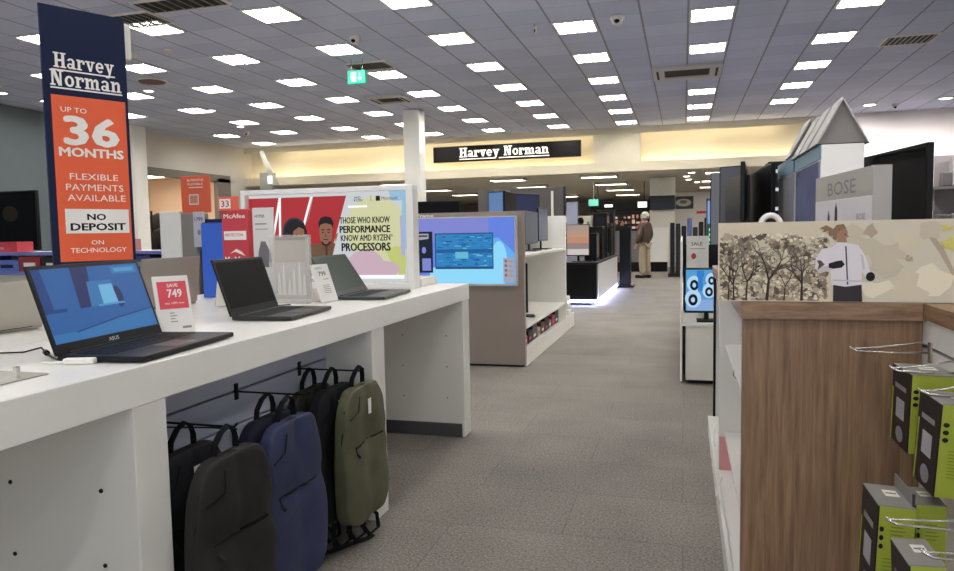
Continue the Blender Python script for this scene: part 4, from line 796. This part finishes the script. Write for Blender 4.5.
def blob(x, y, r_, m, n=7):
    k0 = random.random(); pts = []
    for k in range(n):
        t = 2*PI*(k+k0)/n; q = r_*(.5+random.random()*.9); pts.append(clampA(x+q*1.4*math.cos(t), y+q*math.sin(t)))
    f.poly(pts, m, .0006+.0000012*len(f.mb.f))
for k in range(900):
    x = 719+random.random()*112; y = 234+random.random()*62; d_ = random.random()
    dens = .5+.5*noise.noise(Vector((x*.04, y*.05, 3)))
    if dens < .42 and y < 262: continue
    blob(x, y, 1.2+random.random()*2.4, random.choice((BR2, BR3, BR3, BR2, BR)), 6)
for k in range(380):
    x = 720+random.random()*108; y = 232+random.random()*63; blob(x, y, .5+random.random()*1.3, random.choice((CR2, CR, CR, SNOW2)), 6)
def branch(x, y, ang, ln, wd, dep):
    x2 = x+math.cos(ang)*ln; y2 = y-math.sin(ang)*ln; nx, ny = math.sin(ang)*wd/2, math.cos(ang)*wd/2
    if not (719 < x2 < 835 and 229 < y2 < 297): return
    f.poly([clampA(x-nx, y-ny), clampA(x+nx, y+ny), clampA(x2+nx*.65, y2+ny*.65), clampA(x2-nx*.65, y2-ny*.65)], BR if dep > 2 else DK, .0012+.0000012*len(f.mb.f))
    if dep < 6:
        for q in range(2 if dep else 3): branch(x2, y2, ang+random.uniform(-.75, .75), ln*random.uniform(.6, .85), wd*.66, dep+1)
for x, l_, w_ in ((770, 20, 3.4), (806, 17, 2.8), (735, 15, 2), (788, 14, 1.6), (748, 18, 2.2), (729, 17, 1.6)):
    branch(x, 296.5, PI/2+random.uniform(-.1, .1), l_, w_, 0)
for x, y, r_, m in ((870, 245, 13, SNOW2), (885, 262, 12, SNOW2), (860, 232, 8, SNOW2), (905, 240, 10, CR), (895, 250, 9, SNOW2), (930, 275, 16, CR2), (880, 285, 10, CR2), (910, 285, 14, CR), (875, 232, 6, BR3), (930, 232, 8, SNOW2), (850, 240, 6, SNOW2)): blob(x, y, r_, m, 10)
f.poly([clampA(921, 226), clampA(926, 226), clampA(944, 248), clampA(954, 268), clampA(954, 275), clampA(940, 252)], BR3, .0014); f.poly([clampA(954, 270), clampA(1000, 297), clampA(1010, 290), clampA(954, 262)], BR3, .0014)
for k in range(14): blob(944+random.random()*10, 226+random.random()*28, 2, M('photo_lime', 'd8cf62', .55), 6)
for k in range(10): blob(908+random.random()*6, 255+random.random()*4, 1.5, BR3, 5)
f.lay = 32
WJ = M('photo_jacket', 'e6dfe2', .5); WJ2 = M('photo_jacket_fold', 'cfc6ca', .5); FS = M('photo_face', 'a87c62', .55); HB = M('photo_hair', '8a6f50', .55); TR = M('photo_trousers', '3b3336', .55); GL = M('photo_glove', '221d1f', .55)
PP = lambda *p: [A(*q) for q in p]
f.poly(PP((838, 297), (838, 280), (852, 278), (866, 280), (867, 297)), TR)
f.poly(PP((836, 246), (842, 241), (852, 242), (862, 244), (869, 254), (874, 268), (877, 272), (872, 277), (866, 268), (866, 281), (850, 283), (836, 281), (835, 267), (825, 270), (819, 266), (820, 256), (826, 247)), WJ)
f.poly(PP((819, 266), (825, 270), (840, 266), (839, 262), (826, 264)), WJ2); f.poly(PP((864, 252), (867, 268), (869, 266), (867, 254)), WJ2); f.poly(PP((849, 245), (850.5, 245), (853, 281), (851.5, 281)), M('photo_zip', '4a4448', .5)); f.poly(PP((837, 276), (866, 277), (866, 278.5), (837, 277.5)), WJ2)
f.poly(PP((833, 261), (840, 259), (846, 258), (849, 262), (846, 265), (838, 266), (833, 265)), GL); f.ell(*A(874.5, 273.5), .0125, .014, GL); f.poly(PP((821, 258), (825, 258), (829, 262), (826, 264), (822, 267), (823, 262)), BR)
f.poly(PP((840, 243), (842, 236), (850, 237), (851, 243), (845, 245)), FS); f.ell(*A(845, 233.5), .0175, .022, FS, rot=-.2); f.poly(PP((850, 233), (853, 236), (850, 237)), FS)
f.poly(PP((837, 238), (836, 230), (840, 225), (847, 224), (850, 228), (845, 229), (841, 233), (840, 239)), HB); f.poly(PP((838, 229), (830, 225), (823, 228), (828, 229), (826, 232), (832, 230), (833, 235), (837, 235)), HB); f.ell(*A(849, 234), .0025, .0018, DK)
f.poly(PP((840, 241), (851, 241.5), (852, 245), (840, 245)), WJ)
f.build('printed_photo', c)
# things on the worktop behind the photo board
c = thing('light_cabinet', 'white and blue sided display cabinet below the cardboard tents', 'cabinet', (.76, 4.7, 0)); r = R_(.76, 4.7)
c.location.z = 1.067
r2 = lambda x0, x1, y0, y1, z0, z1: (x0-.76, x1-.76, y0-4.7, y1-4.7, z0-1.067, z1-1.067)
bx('body', r2(.665, .86, 4.0, 4.84, 1.067, 1.71), WHITE, c, .003); bx('blue_band', r2(.658, .665, 4.0, 4.84, 1.64, 1.71), M('band_blue', '6f93a8', .5), c, 0); bx('glass_door', r2(.658, .665, 4.03, 4.80, 1.08, 1.63), M('lilac_glass', '8087ac', .12, var=.12, scale=5), c, 0)
c = thing('tall_display_cabinet', 'tall grey-white cabinet side at the left of the blue glass door', 'cabinet', (.85, 5.35, 0)); bx('body', (-.19, .12, -.48, .3, 0, 1.74), M('cab_grey', 'c4c4c2', .4), c, .004); bx('blue_band', (-.197, -.19, -.48, .3, 1.64, 1.74), M('band_blue', '6f93a8', .5), c, 0); bx('side_frame', (-.197, -.19, -.48, .05, 1.07, 1.63), M('cab_frame', '8f9096', .3), c, 0)
for k in range(4):
    yk = 4.02+k*.32; c = thing('tent_sign', 'folded white cardboard tent, %s in the row on top of the cabinets' % (ORD[k] if k else 'nearest'), 'tent sign', (.765, yk, 1.712 if yk < 4.8 else 1.742), 0, 'cardboard tents in a row')
    H, Wd, D = .235, .122, .24
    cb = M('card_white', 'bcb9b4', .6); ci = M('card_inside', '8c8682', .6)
    mb = MB()
    mb.prism([(-Wd, .004), (-Wd+.008, .004), (.002, H-.012), (0, H)], lambda u, v, d: (u, d, v), 0, D); mb.build('left_board', cb, c)
    mb = MB(); mb.prism([(Wd, .004), (Wd-.008, .004), (-.002, H-.012), (0, H)], lambda u, v, d: (u, d, v), 0, D); mb.build('right_board', cb, c)
    mb = MB(); mb.box(-Wd, Wd, 0, D, 0, .004); mb.build('base_board', DARK, c)
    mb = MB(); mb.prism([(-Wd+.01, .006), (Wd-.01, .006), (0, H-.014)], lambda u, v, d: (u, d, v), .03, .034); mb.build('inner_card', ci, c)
c = thing('headphone_display', 'grey block display with silver letters on a white lower band', 'display stand', (.72, 3.2, 1.067)); G_ = M('display_grey', 'a9a7a2', .4)
fp = [(0, 0), (.067, 0), (-.012, .78), (-.083, .77)]
MB().prism(fp, lambda u, v, d: (u, v, d), .355, .472).build('upper_block', G_, c, .002); MB().prism(fp, lambda u, v, d: (u, v, d), 0, .355).build('lower_block', M('display_white', 'd8d7da', .4), c, .002); MB().prism([(0, -.003), (.068, -.003), (.068, 0), (0, 0)], lambda u, v, d: (u, v, d), 0, .472).build('end_face', G_, c)
dv = Vector((-.083, .77, 0)).normalized(); nn = Vector((-dv.y, dv.x, 0))
f = Flat((-.083, .77, .0), -dv, (0, 0, 1), nn); f.text('BOSE', .2, .375, .58, .435, M('letter_silver', '7c7c7c', .4), .02); f.text('BOSE', .6, .26, .7, .285, INKG, .01); f.poly([(.2, .18), (.24, .18), (.235, .28), (.215, .31), (.205, .28)], DK); f.poly([(.3, .18), (.35, .18), (.345, .31), (.325, .34), (.31, .31)], DK); f.rect(.35, .17, .6, .18, INKG); f.build('lettering', c)
c = thing('television', 'large blank black television angled on the worktop behind the grey display', 'television', (1.05, 4.3, 1.067)); a = Vector((1.14-1.05, 4.01-4.3, 0)); b_ = Vector((1.002-1.05, 4.81-4.3, 0)); d_ = (b_-a).normalized(); n_ = Vector((-d_.y, d_.x, 0))
MB().prism([(a.x, a.y), (b_.x, b_.y), (b_.x-n_.x*.03, b_.y-n_.y*.03), (a.x-n_.x*.03, a.y-n_.y*.03)], lambda u, v, d: (u, v, d), .02, .634).build('casing', BLACK, c, .003); MB().box(-.06, .04, -.2, .2, 0, .02).build('stand_foot', DARK, c, .002)
f = Flat(tuple(b_+Vector((0, 0, .03))), -d_, (0, 0, 1), n_); f.rect(.02, 0, .79, .59, M('tv_glass', '0d0d10', .12)); f.build('display', c)
c = thing('round_speaker', 'round white ring speaker just showing above the photo board', 'speaker', (.345, 3.2, 1.067)); mb = MB()
mb.tube([(.037*math.cos(2*PI*k/24), 0, .243+.04*math.sin(2*PI*k/24)) for k in range(24)], .012, 8, closed=True); mb.build('ring', WHITE, c, smooth=True); MB().cyl((0, .005, .243), (0, .012, .243), .032, 20).build('driver', DARK, c); bx('stem', (-.01, .01, -.008, .008, 0, .21), WHITE, c, .002)
c = thing('gondola_cabinet', 'white cabinet carrying the televisions behind the photo board', 'cabinet', (.62, 6.5, 0)); bx('body', (-.23, .0, -1.3, 1.6, 0, 1.02), WHITE2, c, .003); bx('cabinet_top', (-.24, .01, -1.31, 1.61, 1.02, 1.05), WHITE, c, .003)
c = thing('gondola_cabinet', 'white cabinet strip under the far televisions right of the aisle', 'cabinet', (.62, 9.6, 0)); bx('body', (-.23, .3, -1.3, 1.6, 0, 1.02), WHITE2, c, .003); bx('cabinet_top', (-.24, .31, -1.31, 1.61, 1.02, 1.05), WHITE, c, .003)
def slimtv(x, y, z, rz, w, h, label, lit=None):
    c = monitor(x, y, z, rz, w, h, label, lit or scrD, stand=.004, name='television', cat='television', th=.03)
slimtv(.555, 5.75, 1.051, -PI/2+.06, .95, .68, 'black television seen edge-on with its near edge beside the blue cabinet')
slimtv(.43, 5.70, 1.051, -PI/2-.1, .8, .70, 'black television with the tallest edge above the photo board')
slimtv(.46, 7.3, 1.051, -PI/2+.1, .85, .72, 'dark television behind the tallest edge-on one', scr('tv_slate', '30343e', .25))
slimtv(.52, 8.8, 1.051, -.5, .26, .95, 'upright black screen with grey stripes at the far end of the televisions', M('tv_grey', '50525a', .3))
slimtv(.70, 9.6, 1.051, -.2, .42, .9, 'black framed screen with white spots behind the televisions', scrD)
slimtv(.42, 10.4, 1.051, 0, .14, 1.0, 'pale upright display panel nearest the aisle behind the televisions', scr('pale_strip', '9a9ea4', .35))
c = thing('black_shelving', 'black shelving tower with white lit labels between televisions and blue cabinet', 'shelf', (.92, 7.0, 0)); bx('carcass', (-.2, .2, -.1, .2, 0, 1.88), BLACK, c, .002); f = front(-.2, 0, -.1)
for z in (1.78, 1.62, 1.45, 1.3): f.rect(.03, z, .2, z+.03, scr('lit_label', 'dfe4ea', .8)); f.rect(.25, z-.03, .33, z, scr('lit_label2', '7a8fae', .5))
f.build('lit_labels', c)
# ------------------------------------------------------------------ wire hooks and green cartons
LIME = M('carton_lime', 'a2ae3a', .5); CBL = M('carton_black', '232022', .45); CTOP = M('carton_top_grey', '8e8c86', .45)
def wire_hook(y, z, xt, label):
    c = thing('wire_hook', label, 'hook', (.70, y, z), 0, 'double chrome wire hooks on the right slat wall'); L_ = .70-xt
    MB().box(-.006, -.001, -.014, .014, -.03, .03).build('back_plate', METAL, c, .001)
    MB().tube([(-.006, 0, 0), (-L_*.5, 0, -.002), (-L_+.02, 0, .0), (-L_, 0, .01)], .0032, 8).build('product_wire', METAL, c, smooth=True)
    MB().tube([(-.006, .0, .022), (-.03, 0, .03), (-L_*.6, .004, .014), (-L_+.01, .01, .006), (-L_-.002, .01, .012)], .0026, 8).build('ticket_wire', METAL, c, smooth=True)
wire_hook(2.38, .925, .485, 'topmost chrome wire hook nearest the wood panel'); wire_hook(2.12, .915, .53, 'second chrome wire hook over the upper lime carton'); wire_hook(1.98, .885, .56, 'third chrome wire hook crossing the front upper carton'); wire_hook(1.85, .83, .60, 'short chrome wire hook at the right edge of the view')
wire_hook(1.76, .635, .44, 'lower chrome wire hook above the leaning front carton'); wire_hook(1.62, .625, .47, 'lowest visible chrome wire hook near the bottom right')
def carton(x0, x1, y0, y1, zt, h, label, tilt=0):
    c = thing('product_carton', label, 'box', ((x0+x1)/2, (y0+y1)/2, zt-h), 0, 'lime and black product cartons on the wire hooks'); w, d = x1-x0, y1-y0; c.rotation_euler = (0, tilt, 0)
    bx('box_body', (-w/2+.003, w/2, -d/2, d/2, 0, h-.003), LIME, c, .001)
    bx('lid', (-w/2, w/2, -d/2, d/2, h-.003, h), CTOP, c, .0005); bx('front_panel', (-w/2, -w/2+.003, -d/2, d/2, 0, h-.003), CBL, c, 0)
    f = front(-w/2, 0, -d/2)
    for k in range(5): f.rect(w*.35, h*(.8-.035*k), w*(.7+.05*(k % 2)), h*(.812-.035*k), M('lime_ink', '7c8c2a', .5))
    for k in range(9): f.rect(w*.2, h*(.5-.035*k), w*(.75+.06*(k % 3)), h*(.51-.035*k), M('lime_ink', '7c8c2a', .5))
    for k in range(3): f.ell(w*.12, h*(.78-.08*k), w*.06, h*.025, CBL)
    f.build('small_print', c)
    f = side_l(-w/2, d/2, 0); f.rect(d*.3, h*.35, d*.75, h*.6, M('label_pale', 'a8a6a8', .5)); f.ell(d*.55, h*.15, d*.2, h*.1, M('label_pale2', '8b8a8e', .4)); f.rect(d*.2, h*.72, d*.8, h*.78, INKG); f.rect(d*.05, 0, d*.12, h*.7, LIME); f.build('front_print', c)
    f = Flat((-w/2, -d/2, h), (1, 0, 0), (0, 1, 0), (0, 0, 1)); f.rect(w*.4, d*.45, w*.8, d*.75, PWHITE); f.rect(w*.45, d*.58, w*.75, d*.62, PBLACK); f.build('barcode_label', c)
    return c
carton(.575, .685, 2.13, 2.30, .905, .215, 'upper lime and black carton closest to the wood panel', .03); carton(.57, .68, 1.90, 2.06, .878, .225, 'front upper lime and black carton hanging under the wire', .06)
carton(.452, .535, 1.93, 2.09, .615, .27, 'lower left lime carton beside the wood panel', .04); carton(.55, .62, 1.96, 2.09, .615, .26, 'lower lime carton behind, right of the grey card'); carton(.470, .54, 1.66, 1.80, .59, .25, 'front lower lime carton leaning below the lowest hook', -.05); carton(.635, .69, 1.69, 1.75, .80, .25, 'lime carton cut by the right edge of the view')
c = thing('hang_card', 'grey plastic divider card standing between the two lower cartons', 'card', (.5415, 2.0, .345)); bx('card_sheet', (-.002, .002, -.06, .1, 0, .3), M('grey_card', '7c7a76', .4), c, 0); bx('fold', (-.004, .004, -.06, -.055, 0, .3), M('grey_card', '7c7a76', .4), c, 0)
# ------------------------------------------------------------------ right wall shelf
c = thing('wall_shelf', 'dark shelf with grey boxes on the right wall', 'shelf', (6.6, 20.2, 1.1)); bx('board', (-.85, .8, -.25, .35, 1.05, 1.12), M('shelf_dark', '4a4646', .5), c, 0); bx('back', (-.6, .8, .3, .39, 0, 1.9), M('shelf_mid', '6c6868', .5), c, 0)
for k, (x, z, w_, h_) in enumerate(((-.45, 1.12, .2, .35), (-.2, 1.12, .3, .75), (-.5, .25, .3, .2), (-.15, .25, .3, .22))): MB().box(x-w_/2, x+w_/2, -.15, .15, z, z+h_).build('goods', M('goods_%d' % (k % 2), ('3c3a3c', '7d7b7c')[k % 2], .5), c, .03)
bx('lower_board', (-.85, .8, -.25, .35, .2, .25), M('shelf_dark', '4a4646', .5), c, 0)
# ------------------------------------------------------------------ left background
c = thing('stock_gondola', 'long low shelving with blue price strips and boxes behind the bench', 'shelf', (-7.0, 7.3, 0)); r = R_(-7.0, 7.3)
bx('back_panel', r(-9.9, -4.5, 7.5, 7.55, 0, 1.16), WHITE2, c, 0)
for z in (1.14, .9, .6, .3): bx('shelf', r(-9.9, -4.5, 7.0, 7.5, z, z+.02), WHITE, c, 0)
for z in (1.125, .885, .585): bx('price_strip', r(-9.9, -4.5, 6.985, 7.0, z, z+.04), M('price_strip', '6a74b4', .4), c, 0)
random.seed(21); K = 0
names = {'d8d6dc': 'white', '3c3f70': 'indigo', '8488b8': 'lilac', 'a0323a': 'red', '2b2d38': 'black', '5f78c0': 'blue'}
x = -9.7; seq = 0
while x < -5.05 and K < 30:
    w_ = .18+random.random()*.2; cc = random.choice(list(names)); h_ = .14+random.random()*.07
    t_ = thing('stock_box', '%s box on the shelf behind the bench, %s from the left' % (names[cc], (ORD+['thirteenth', 'fourteenth', 'fifteenth', 'sixteenth', 'seventeenth', 'eighteenth', 'nineteenth', 'twentieth', 'twenty-first', 'twenty-second', 'twenty-third', 'twenty-fourth', 'twenty-fifth', 'twenty-sixth', 'twenty-seventh', 'twenty-eighth', 'twenty-ninth', 'thirtieth'])[K]), 'box', (x+w_/2, 7.2, .921), 0, 'boxes on the shelf behind the bench')
    bx('carton', (-w_/2+.005, w_/2-.005, -.12, .12, 0, h_), M('stock_'+cc, cc, .5), t_, .002); f = front(-w_/2, 0, -.12); f.rect(w_*.2, h_*.3, w_*.75, h_*.6, random.choice((PWHITE, INKG, NAVY))); f.build('printed_label', t_); x += w_+.01; K += 1
for k, (x, w_, h_, cc, lb) in enumerate(((-9.25, .9, .1, 'e4dfd4', 'long white carton lying on the shelf top at far left'), (-8.15, .35, .13, 'a82c3a', 'red carton on the shelf top left of the banner'), (-6.9, .5, .12, 'd6cfc8', 'cream carton on the shelf top right of the banner'), (-6.45, .25, .14, '9c6a68', 'dusty pink carton on the shelf top beside the white cabinet'))):
    t_ = thing('carton', lb, 'box', (x, 7.2, 1.161)); bx('box_body', (-w_/2, w_/2, -.12, .12, 0, h_), M('ct_'+cc, cc, .5), t_, .003); f = front(-w_/2, 0, -.12); f.rect(w_*.1, h_*.3, w_*.4, h_*.5, INKG); f.build('printed_label', t_)
t_ = thing('carton', 'square white box standing on the long carton at far left', 'box', (-9.0, 7.2, 1.262)); bx('box_body', (-.16, .16, -.08, .08, 0, .3), M('ct_white', 'd2cfca', .5), t_, .003); bx('lid', (-.162, .162, -.082, .082, .3, .31), WHITE, t_, 0)
t_ = thing('toy_figure', 'small pink and white plush item at the left edge of the shelf', 'toy', (-9.45, 7.2, 1.262)); PKM = M('plush_pink', 'd8a4a8', .9)
MB().lathe([(.01, 0), (.07, .01), (.085, .07), (.05, .13), (.01, .15)]).build('torso', PKM, t_, smooth=True); MB().lathe([(.01, .13), (.06, .15), (.07, .19), (.04, .235), (.005, .245)]).build('head', PWHITE, t_, smooth=True)
t_ = thing('television', 'black television with a faint brown glow at far left behind the shelf', 'television', (-11.0, 9.4, 0)); bx('casing', (-.7, .9, -.03, .03, 1.15, 2.12), BLACK, t_, .004); f = front(-.7, 1.15, -.03); f.rect(.02, .02, 1.58, .95, GBLACK); f.ell(1.05, .6, .16, .13, scr('faint_brown', '2e2818', .3), 24); f.build('display', t_); bx('stand_neck', (.0, .2, .03, .07, .02, 1.5), BLACK, t_, 0); bx('stand_foot', (-.4, .6, -.2, .2, 0, .02), BLACK, t_, 0)
c = thing('end_cabinet', 'white upright cabinet with a grey side below the orange poster', 'cabinet', (-5.27, 6.7, 0)); bx('body', (-.26, .0, -.0, .24, 0, 1.59), WHITE, c, .003); bx('grey_side', (.0, .19, 0.02, .24, 0, 1.57), M('side_grey', '86827c', .5), c, .003)
c = thing('finance_poster', 'small orange poster standing on the white upright cabinet', 'poster', (-5.08, 6.76, 1.572)); bx('card', (-.2, .17, -.004, .004, 0, .4), M('poster_orange', 'e0603c', .5), c, .001); f = front(-.2, 0, -.004); f.text('36 MONTHS', .08, .34, .29, .365, PWHITE, .01); f.text('FLEXIBLE', .09, .3, .28, .322, PWHITE, .01); f.rect(.1, .27, .28, .278, PWHITE); f.rect(.1, .09, .22, .2, PWHITE); f.rect(.11, .1, .21, .19, M('poster_orange2', 'c98a72', .5)); f.build('printed_poster', c)
c = thing('price_card', 'white price card hanging on the grey side of the white cabinet', 'price ticket', (-5.02, 6.69, 1.2)); bx('card', (-.07, .07, -.004, .004, 0, .38), M('card_lilac', 'c4c4cc', .5), c, .001); f = front(-.07, 0, -.004); f.text('1799', .02, .28, .12, .32, PBLACK, .01); f.ell(.07, .16, .02, .03, INKG); f.build('printed_card', c)
c = thing('end_cabinet', 'bright blue display panel behind the blue carton', 'panel', (-4.86, 6.85, 0)); bx('body', (-.17, .2, -.1, .1, 0, 1.42), M('panel_royal', '2a6ae0', .45), c, .003); bx('top_cap', (-.17, .2, -.1, .1, 1.42, 1.5), NAVY, c, .003)
# beyond the shop window
c = thing('clothes_stand', 'dark coats on a stand inside the lit shop window', 'coat stand', (-14.8, 17.6, 0)); MB().cyl((0, 0, 0), (0, 0, 2.1), .03).build('pole', DARK, c); MB().lathe([(.3, 0), (.3, .03), (.02, .05)]).build('base', DARK, c)
for q, (dx, dy, z) in enumerate(((-.2, .5, 1.95), (.1, .2, 1.5), (0, -.4, 1.6), (.2, .8, 1.5))): MB().lathe([(.04, .1), (.22, 0), (.36, -.5), (.3, -1.1)], (dx, dy, z), 10).build('coat', M('coat_black', '161416', .9), c, smooth=True)
c = thing('strip_lamp', 'warm ceiling lamp inside the lit shop window', 'lamp', (-15.2, 17.6, 3.19)); bx('diffuser', (-.8, .8, -.9, .9, -.06, -.02), M('annex_lamp', 'ffe6cc', .5, e=9), c, 0); bx('frame', (-.85, .85, -.95, .95, -.02, 0), FR, c, 0)
c = thing('easel_sign', 'grey leaning A-shaped structure above the red poster', 'stand', (-12.55, 20.3, 0)); MB().prism([(-.35, 0), (.15, 0), (.15, 3.3), (-.3, 3.3)], lambda u, v, d: (u, d, v), -.1, .1).build('panel_board', M('easel_grey', '8e9088', .5), c); MB().prism([(.15, 2.9), (.4, 2.9), (-.15, 4.0), (-.28, 4.0)], lambda u, v, d: (u, d, v), -.12, -.1).build('leaning_bar', M('easel_light', 'a8aaa0', .5), c); bx('lamp_spot', (.0, .16, -.13, -.12, 2.95, 3.2), scr('spot_white', 'fbfff2', 1.5), c, 0)
# ------------------------------------------------------------------ people
def skin(name, joints, edges, mat, parent, sub=1, rootj=0):
    me = bpy.data.meshes.new(name); ks = list(joints); me.from_pydata([joints[k][0] for k in ks], [(ks.index(a), ks.index(b)) for a, b in edges], []); me.materials.append(mat)
    o = bpy.data.objects.new(name, me); COL.objects.link(o); o.parent = parent
    md = o.modifiers.new('skin', 'SKIN'); md.use_smooth_shade = True
    if not me.skin_vertices: return o
    for i, k in enumerate(ks):
        rr = joints[k][1]; me.skin_vertices[0].data[i].radius = rr if isinstance(rr, tuple) else (rr, rr); me.skin_vertices[0].data[i].use_root = (i == rootj)
    s_ = o.modifiers.new('s', 'SUBSURF'); s_.levels = s_.render_levels = sub
    return o
def person(x, y, rz, h, label, top, legs, hairc, arms, stand=True, z0=0):
    c = thing('person', label, 'person', (x, y, z0), rz); k = h/1.78; V_ = lambda a, b, d: (a*k, b*k, d*k)      # faces local -y
    SKN = M('skin_tone', 'c49a82', .6)
    J = {'pel': (V_(0, 0, .95), (.14*k, .1*k)), 'bel': (V_(0, 0, 1.12), (.13*k, .09*k)), 'che': (V_(0, .01, 1.34), (.16*k, .1*k)), 'nek': (V_(0, .0, 1.5), .055*k), 'hd0': (V_(0, -.03, 1.58), .07*k), 'hd1': (V_(0, -.035, 1.68), .085*k), 'hd2': (V_(0, -.02, 1.75), .05*k)}
    E = [('pel', 'bel'), ('bel', 'che'), ('che', 'nek'), ('nek', 'hd0'), ('hd0', 'hd1'), ('hd1', 'hd2')]
    for s_, nm in ((-1, 'l'), (1, 'r')):
        el, wr = arms[0 if s_ < 0 else 1]
        J[nm+'sh'] = (V_(s_*.17, 0, 1.43), .055*k); J[nm+'el'] = (V_(*el), .042*k); J[nm+'wr'] = (V_(*wr), .028*k); d_ = (Vector(wr)-Vector(el)).normalized()
        pl = Vector(wr)+d_*.07; J[nm+'pa'] = (V_(*pl), (.038*k, .02*k)); E += [('che', nm+'sh'), (nm+'sh', nm+'el'), (nm+'el', nm+'wr'), (nm+'wr', nm+'pa')]
        for q in range(4):
            of = Vector((0, (q-1.5)*.02, 0)); J[nm+'f%d' % q] = (V_(*(pl+d_*.05+of)), .009*k); J[nm+'g%d' % q] = (V_(*(pl+d_*(.09-.01*abs(q-1.3))+of+Vector((-s_*.015, 0, 0)))), .007*k); E += [(nm+'pa', nm+'f%d' % q), (nm+'f%d' % q, nm+'g%d' % q)]
        J[nm+'t'] = (V_(*(pl+Vector((-s_*.01, -.045, -.02)))), .009*k); E.append((nm+'pa', nm+'t'))
        J[nm+'hp'] = (V_(s_*.09, 0, .88), .085*k); J[nm+'kn'] = (V_(s_*.1, -.01, .48), .058*k); J[nm+'an'] = (V_(s_*.11, .02, .09), .038*k); J[nm+'to'] = (V_(s_*.13, -.15, .035), .03*k); E += [('pel', nm+'hp'), (nm+'hp', nm+'kn'), (nm+'kn', nm+'an'), (nm+'an', nm+'to')]
    skin('body', J, E, SKN, c)
    T = {q: (J[q][0], tuple(z*1.22 for z in J[q][1]) if isinstance(J[q][1], tuple) else J[q][1]*1.35) for q in ('pel', 'bel', 'che', 'lsh', 'lel', 'lwr', 'rsh', 'rel', 'rwr')}; T['pel'] = (V_(0, 0, .8), (.18*k, .14*k)); T['bel'] = (V_(0, 0, 1.08), (.175*k, .135*k)); T['che'] = (V_(0, .01, 1.34), (.19*k, .13*k)); T['col'] = (V_(0, 0, 1.5), (.1*k, .095*k))
    T['lsh'] = (J['lsh'][0], .085*k); T['rsh'] = (J['rsh'][0], .085*k); T['lel'] = (J['lel'][0], .072*k); T['rel'] = (J['rel'][0], .072*k); T['lwr'] = (J['lwr'][0], .055*k); T['rwr'] = (J['rwr'][0], .055*k)
    skin('jacket', T, [('pel', 'bel'), ('bel', 'che'), ('che', 'col')]+[(a, b) for nm in 'lr' for a, b in (('che', nm+'sh'), (nm+'sh', nm+'el'), (nm+'el', nm+'wr'))], top, c)
    T = {'pel': (V_(0, 0, .93), (.13*k, .1*k))}
    ed = []
    for nm in 'lr':
        for q, rr in (('hp', .1), ('kn', .098), ('an', .085)): T[nm+q] = (J[nm+q][0], rr*k)
        ed += [('pel', nm+'hp'), (nm+'hp', nm+'kn'), (nm+'kn', nm+'an')]
    skin('trousers', T, ed, legs, c)
    for s_ in (-1, 1): MB().box(s_*.12*k-.05*k, s_*.12*k+.05*k, -.2*k, .09*k, 0, .085*k).build('shoe', M('shoe_dark', '2b2624', .6), c, .02)
    vs = MB(); prof = []
    HM = MB(); HM.lathe([(.098*k, -.07*k), (.112*k, 0), (.108*k, .05*k), (.08*k, .1*k), (.04*k, .122*k), (.003, .128*k)], (0, .012*k, 1.66*k), 16); HM.build('hair', hairc, c, smooth=True)
    f = MB(); 
    for s_ in (-1, 1): f.cyl((s_*.03*k, -.118*k, 1.675*k), (s_*.03*k, -.105*k, 1.675*k), .009*k, 8)
    f.build('eye', DARK, c); MB().cyl((0, -.135*k, 1.64*k), (0, -.1*k, 1.66*k), .012*k, 8).build('nose', SKN, c); MB().box(-.025*k, .025*k, -.115*k, -.1*k, 1.605*k, 1.612*k).build('mouth', M('lips', '9a5c54', .5), c)
    for s_ in (-1, 1): MB().cyl((s_*.088*k, -.03*k, 1.66*k), (s_*.1*k, -.03*k, 1.66*k), .022*k, 10).build('ear', SKN, c)
    return c
AD = [((-.24, .02, 1.14), (-.22, -.1, .92)), ((.24, .02, 1.14), (.22, -.1, .92))]
person(-1.0, 20.0, -2.2, 1.78, 'grey-haired man in brown jacket and khaki trousers standing in the aisle, seen from behind', M('jacket_brown', '4c3d35', .8), M('trouser_khaki', 'a3947c', .8, var=.08), M('hair_grey', 'b4aca2', .9), AD)
person(-2.0, 24.9, .3, 1.72, 'dark-haired person in black standing behind the grey service counter', M('top_black', '18181b', .8), M('trouser_black', '1a1a1d', .8), M('hair_black', '1a1514', .9), AD)
person(-3.0, 22.0, 2.6, 1.7, 'distant person in a white top beyond the computer towers', M('top_pale', 'b9bcbc', .8), M('trouser_black', '1a1a1d', .8), M('hair_black', '1a1514', .9), AD)
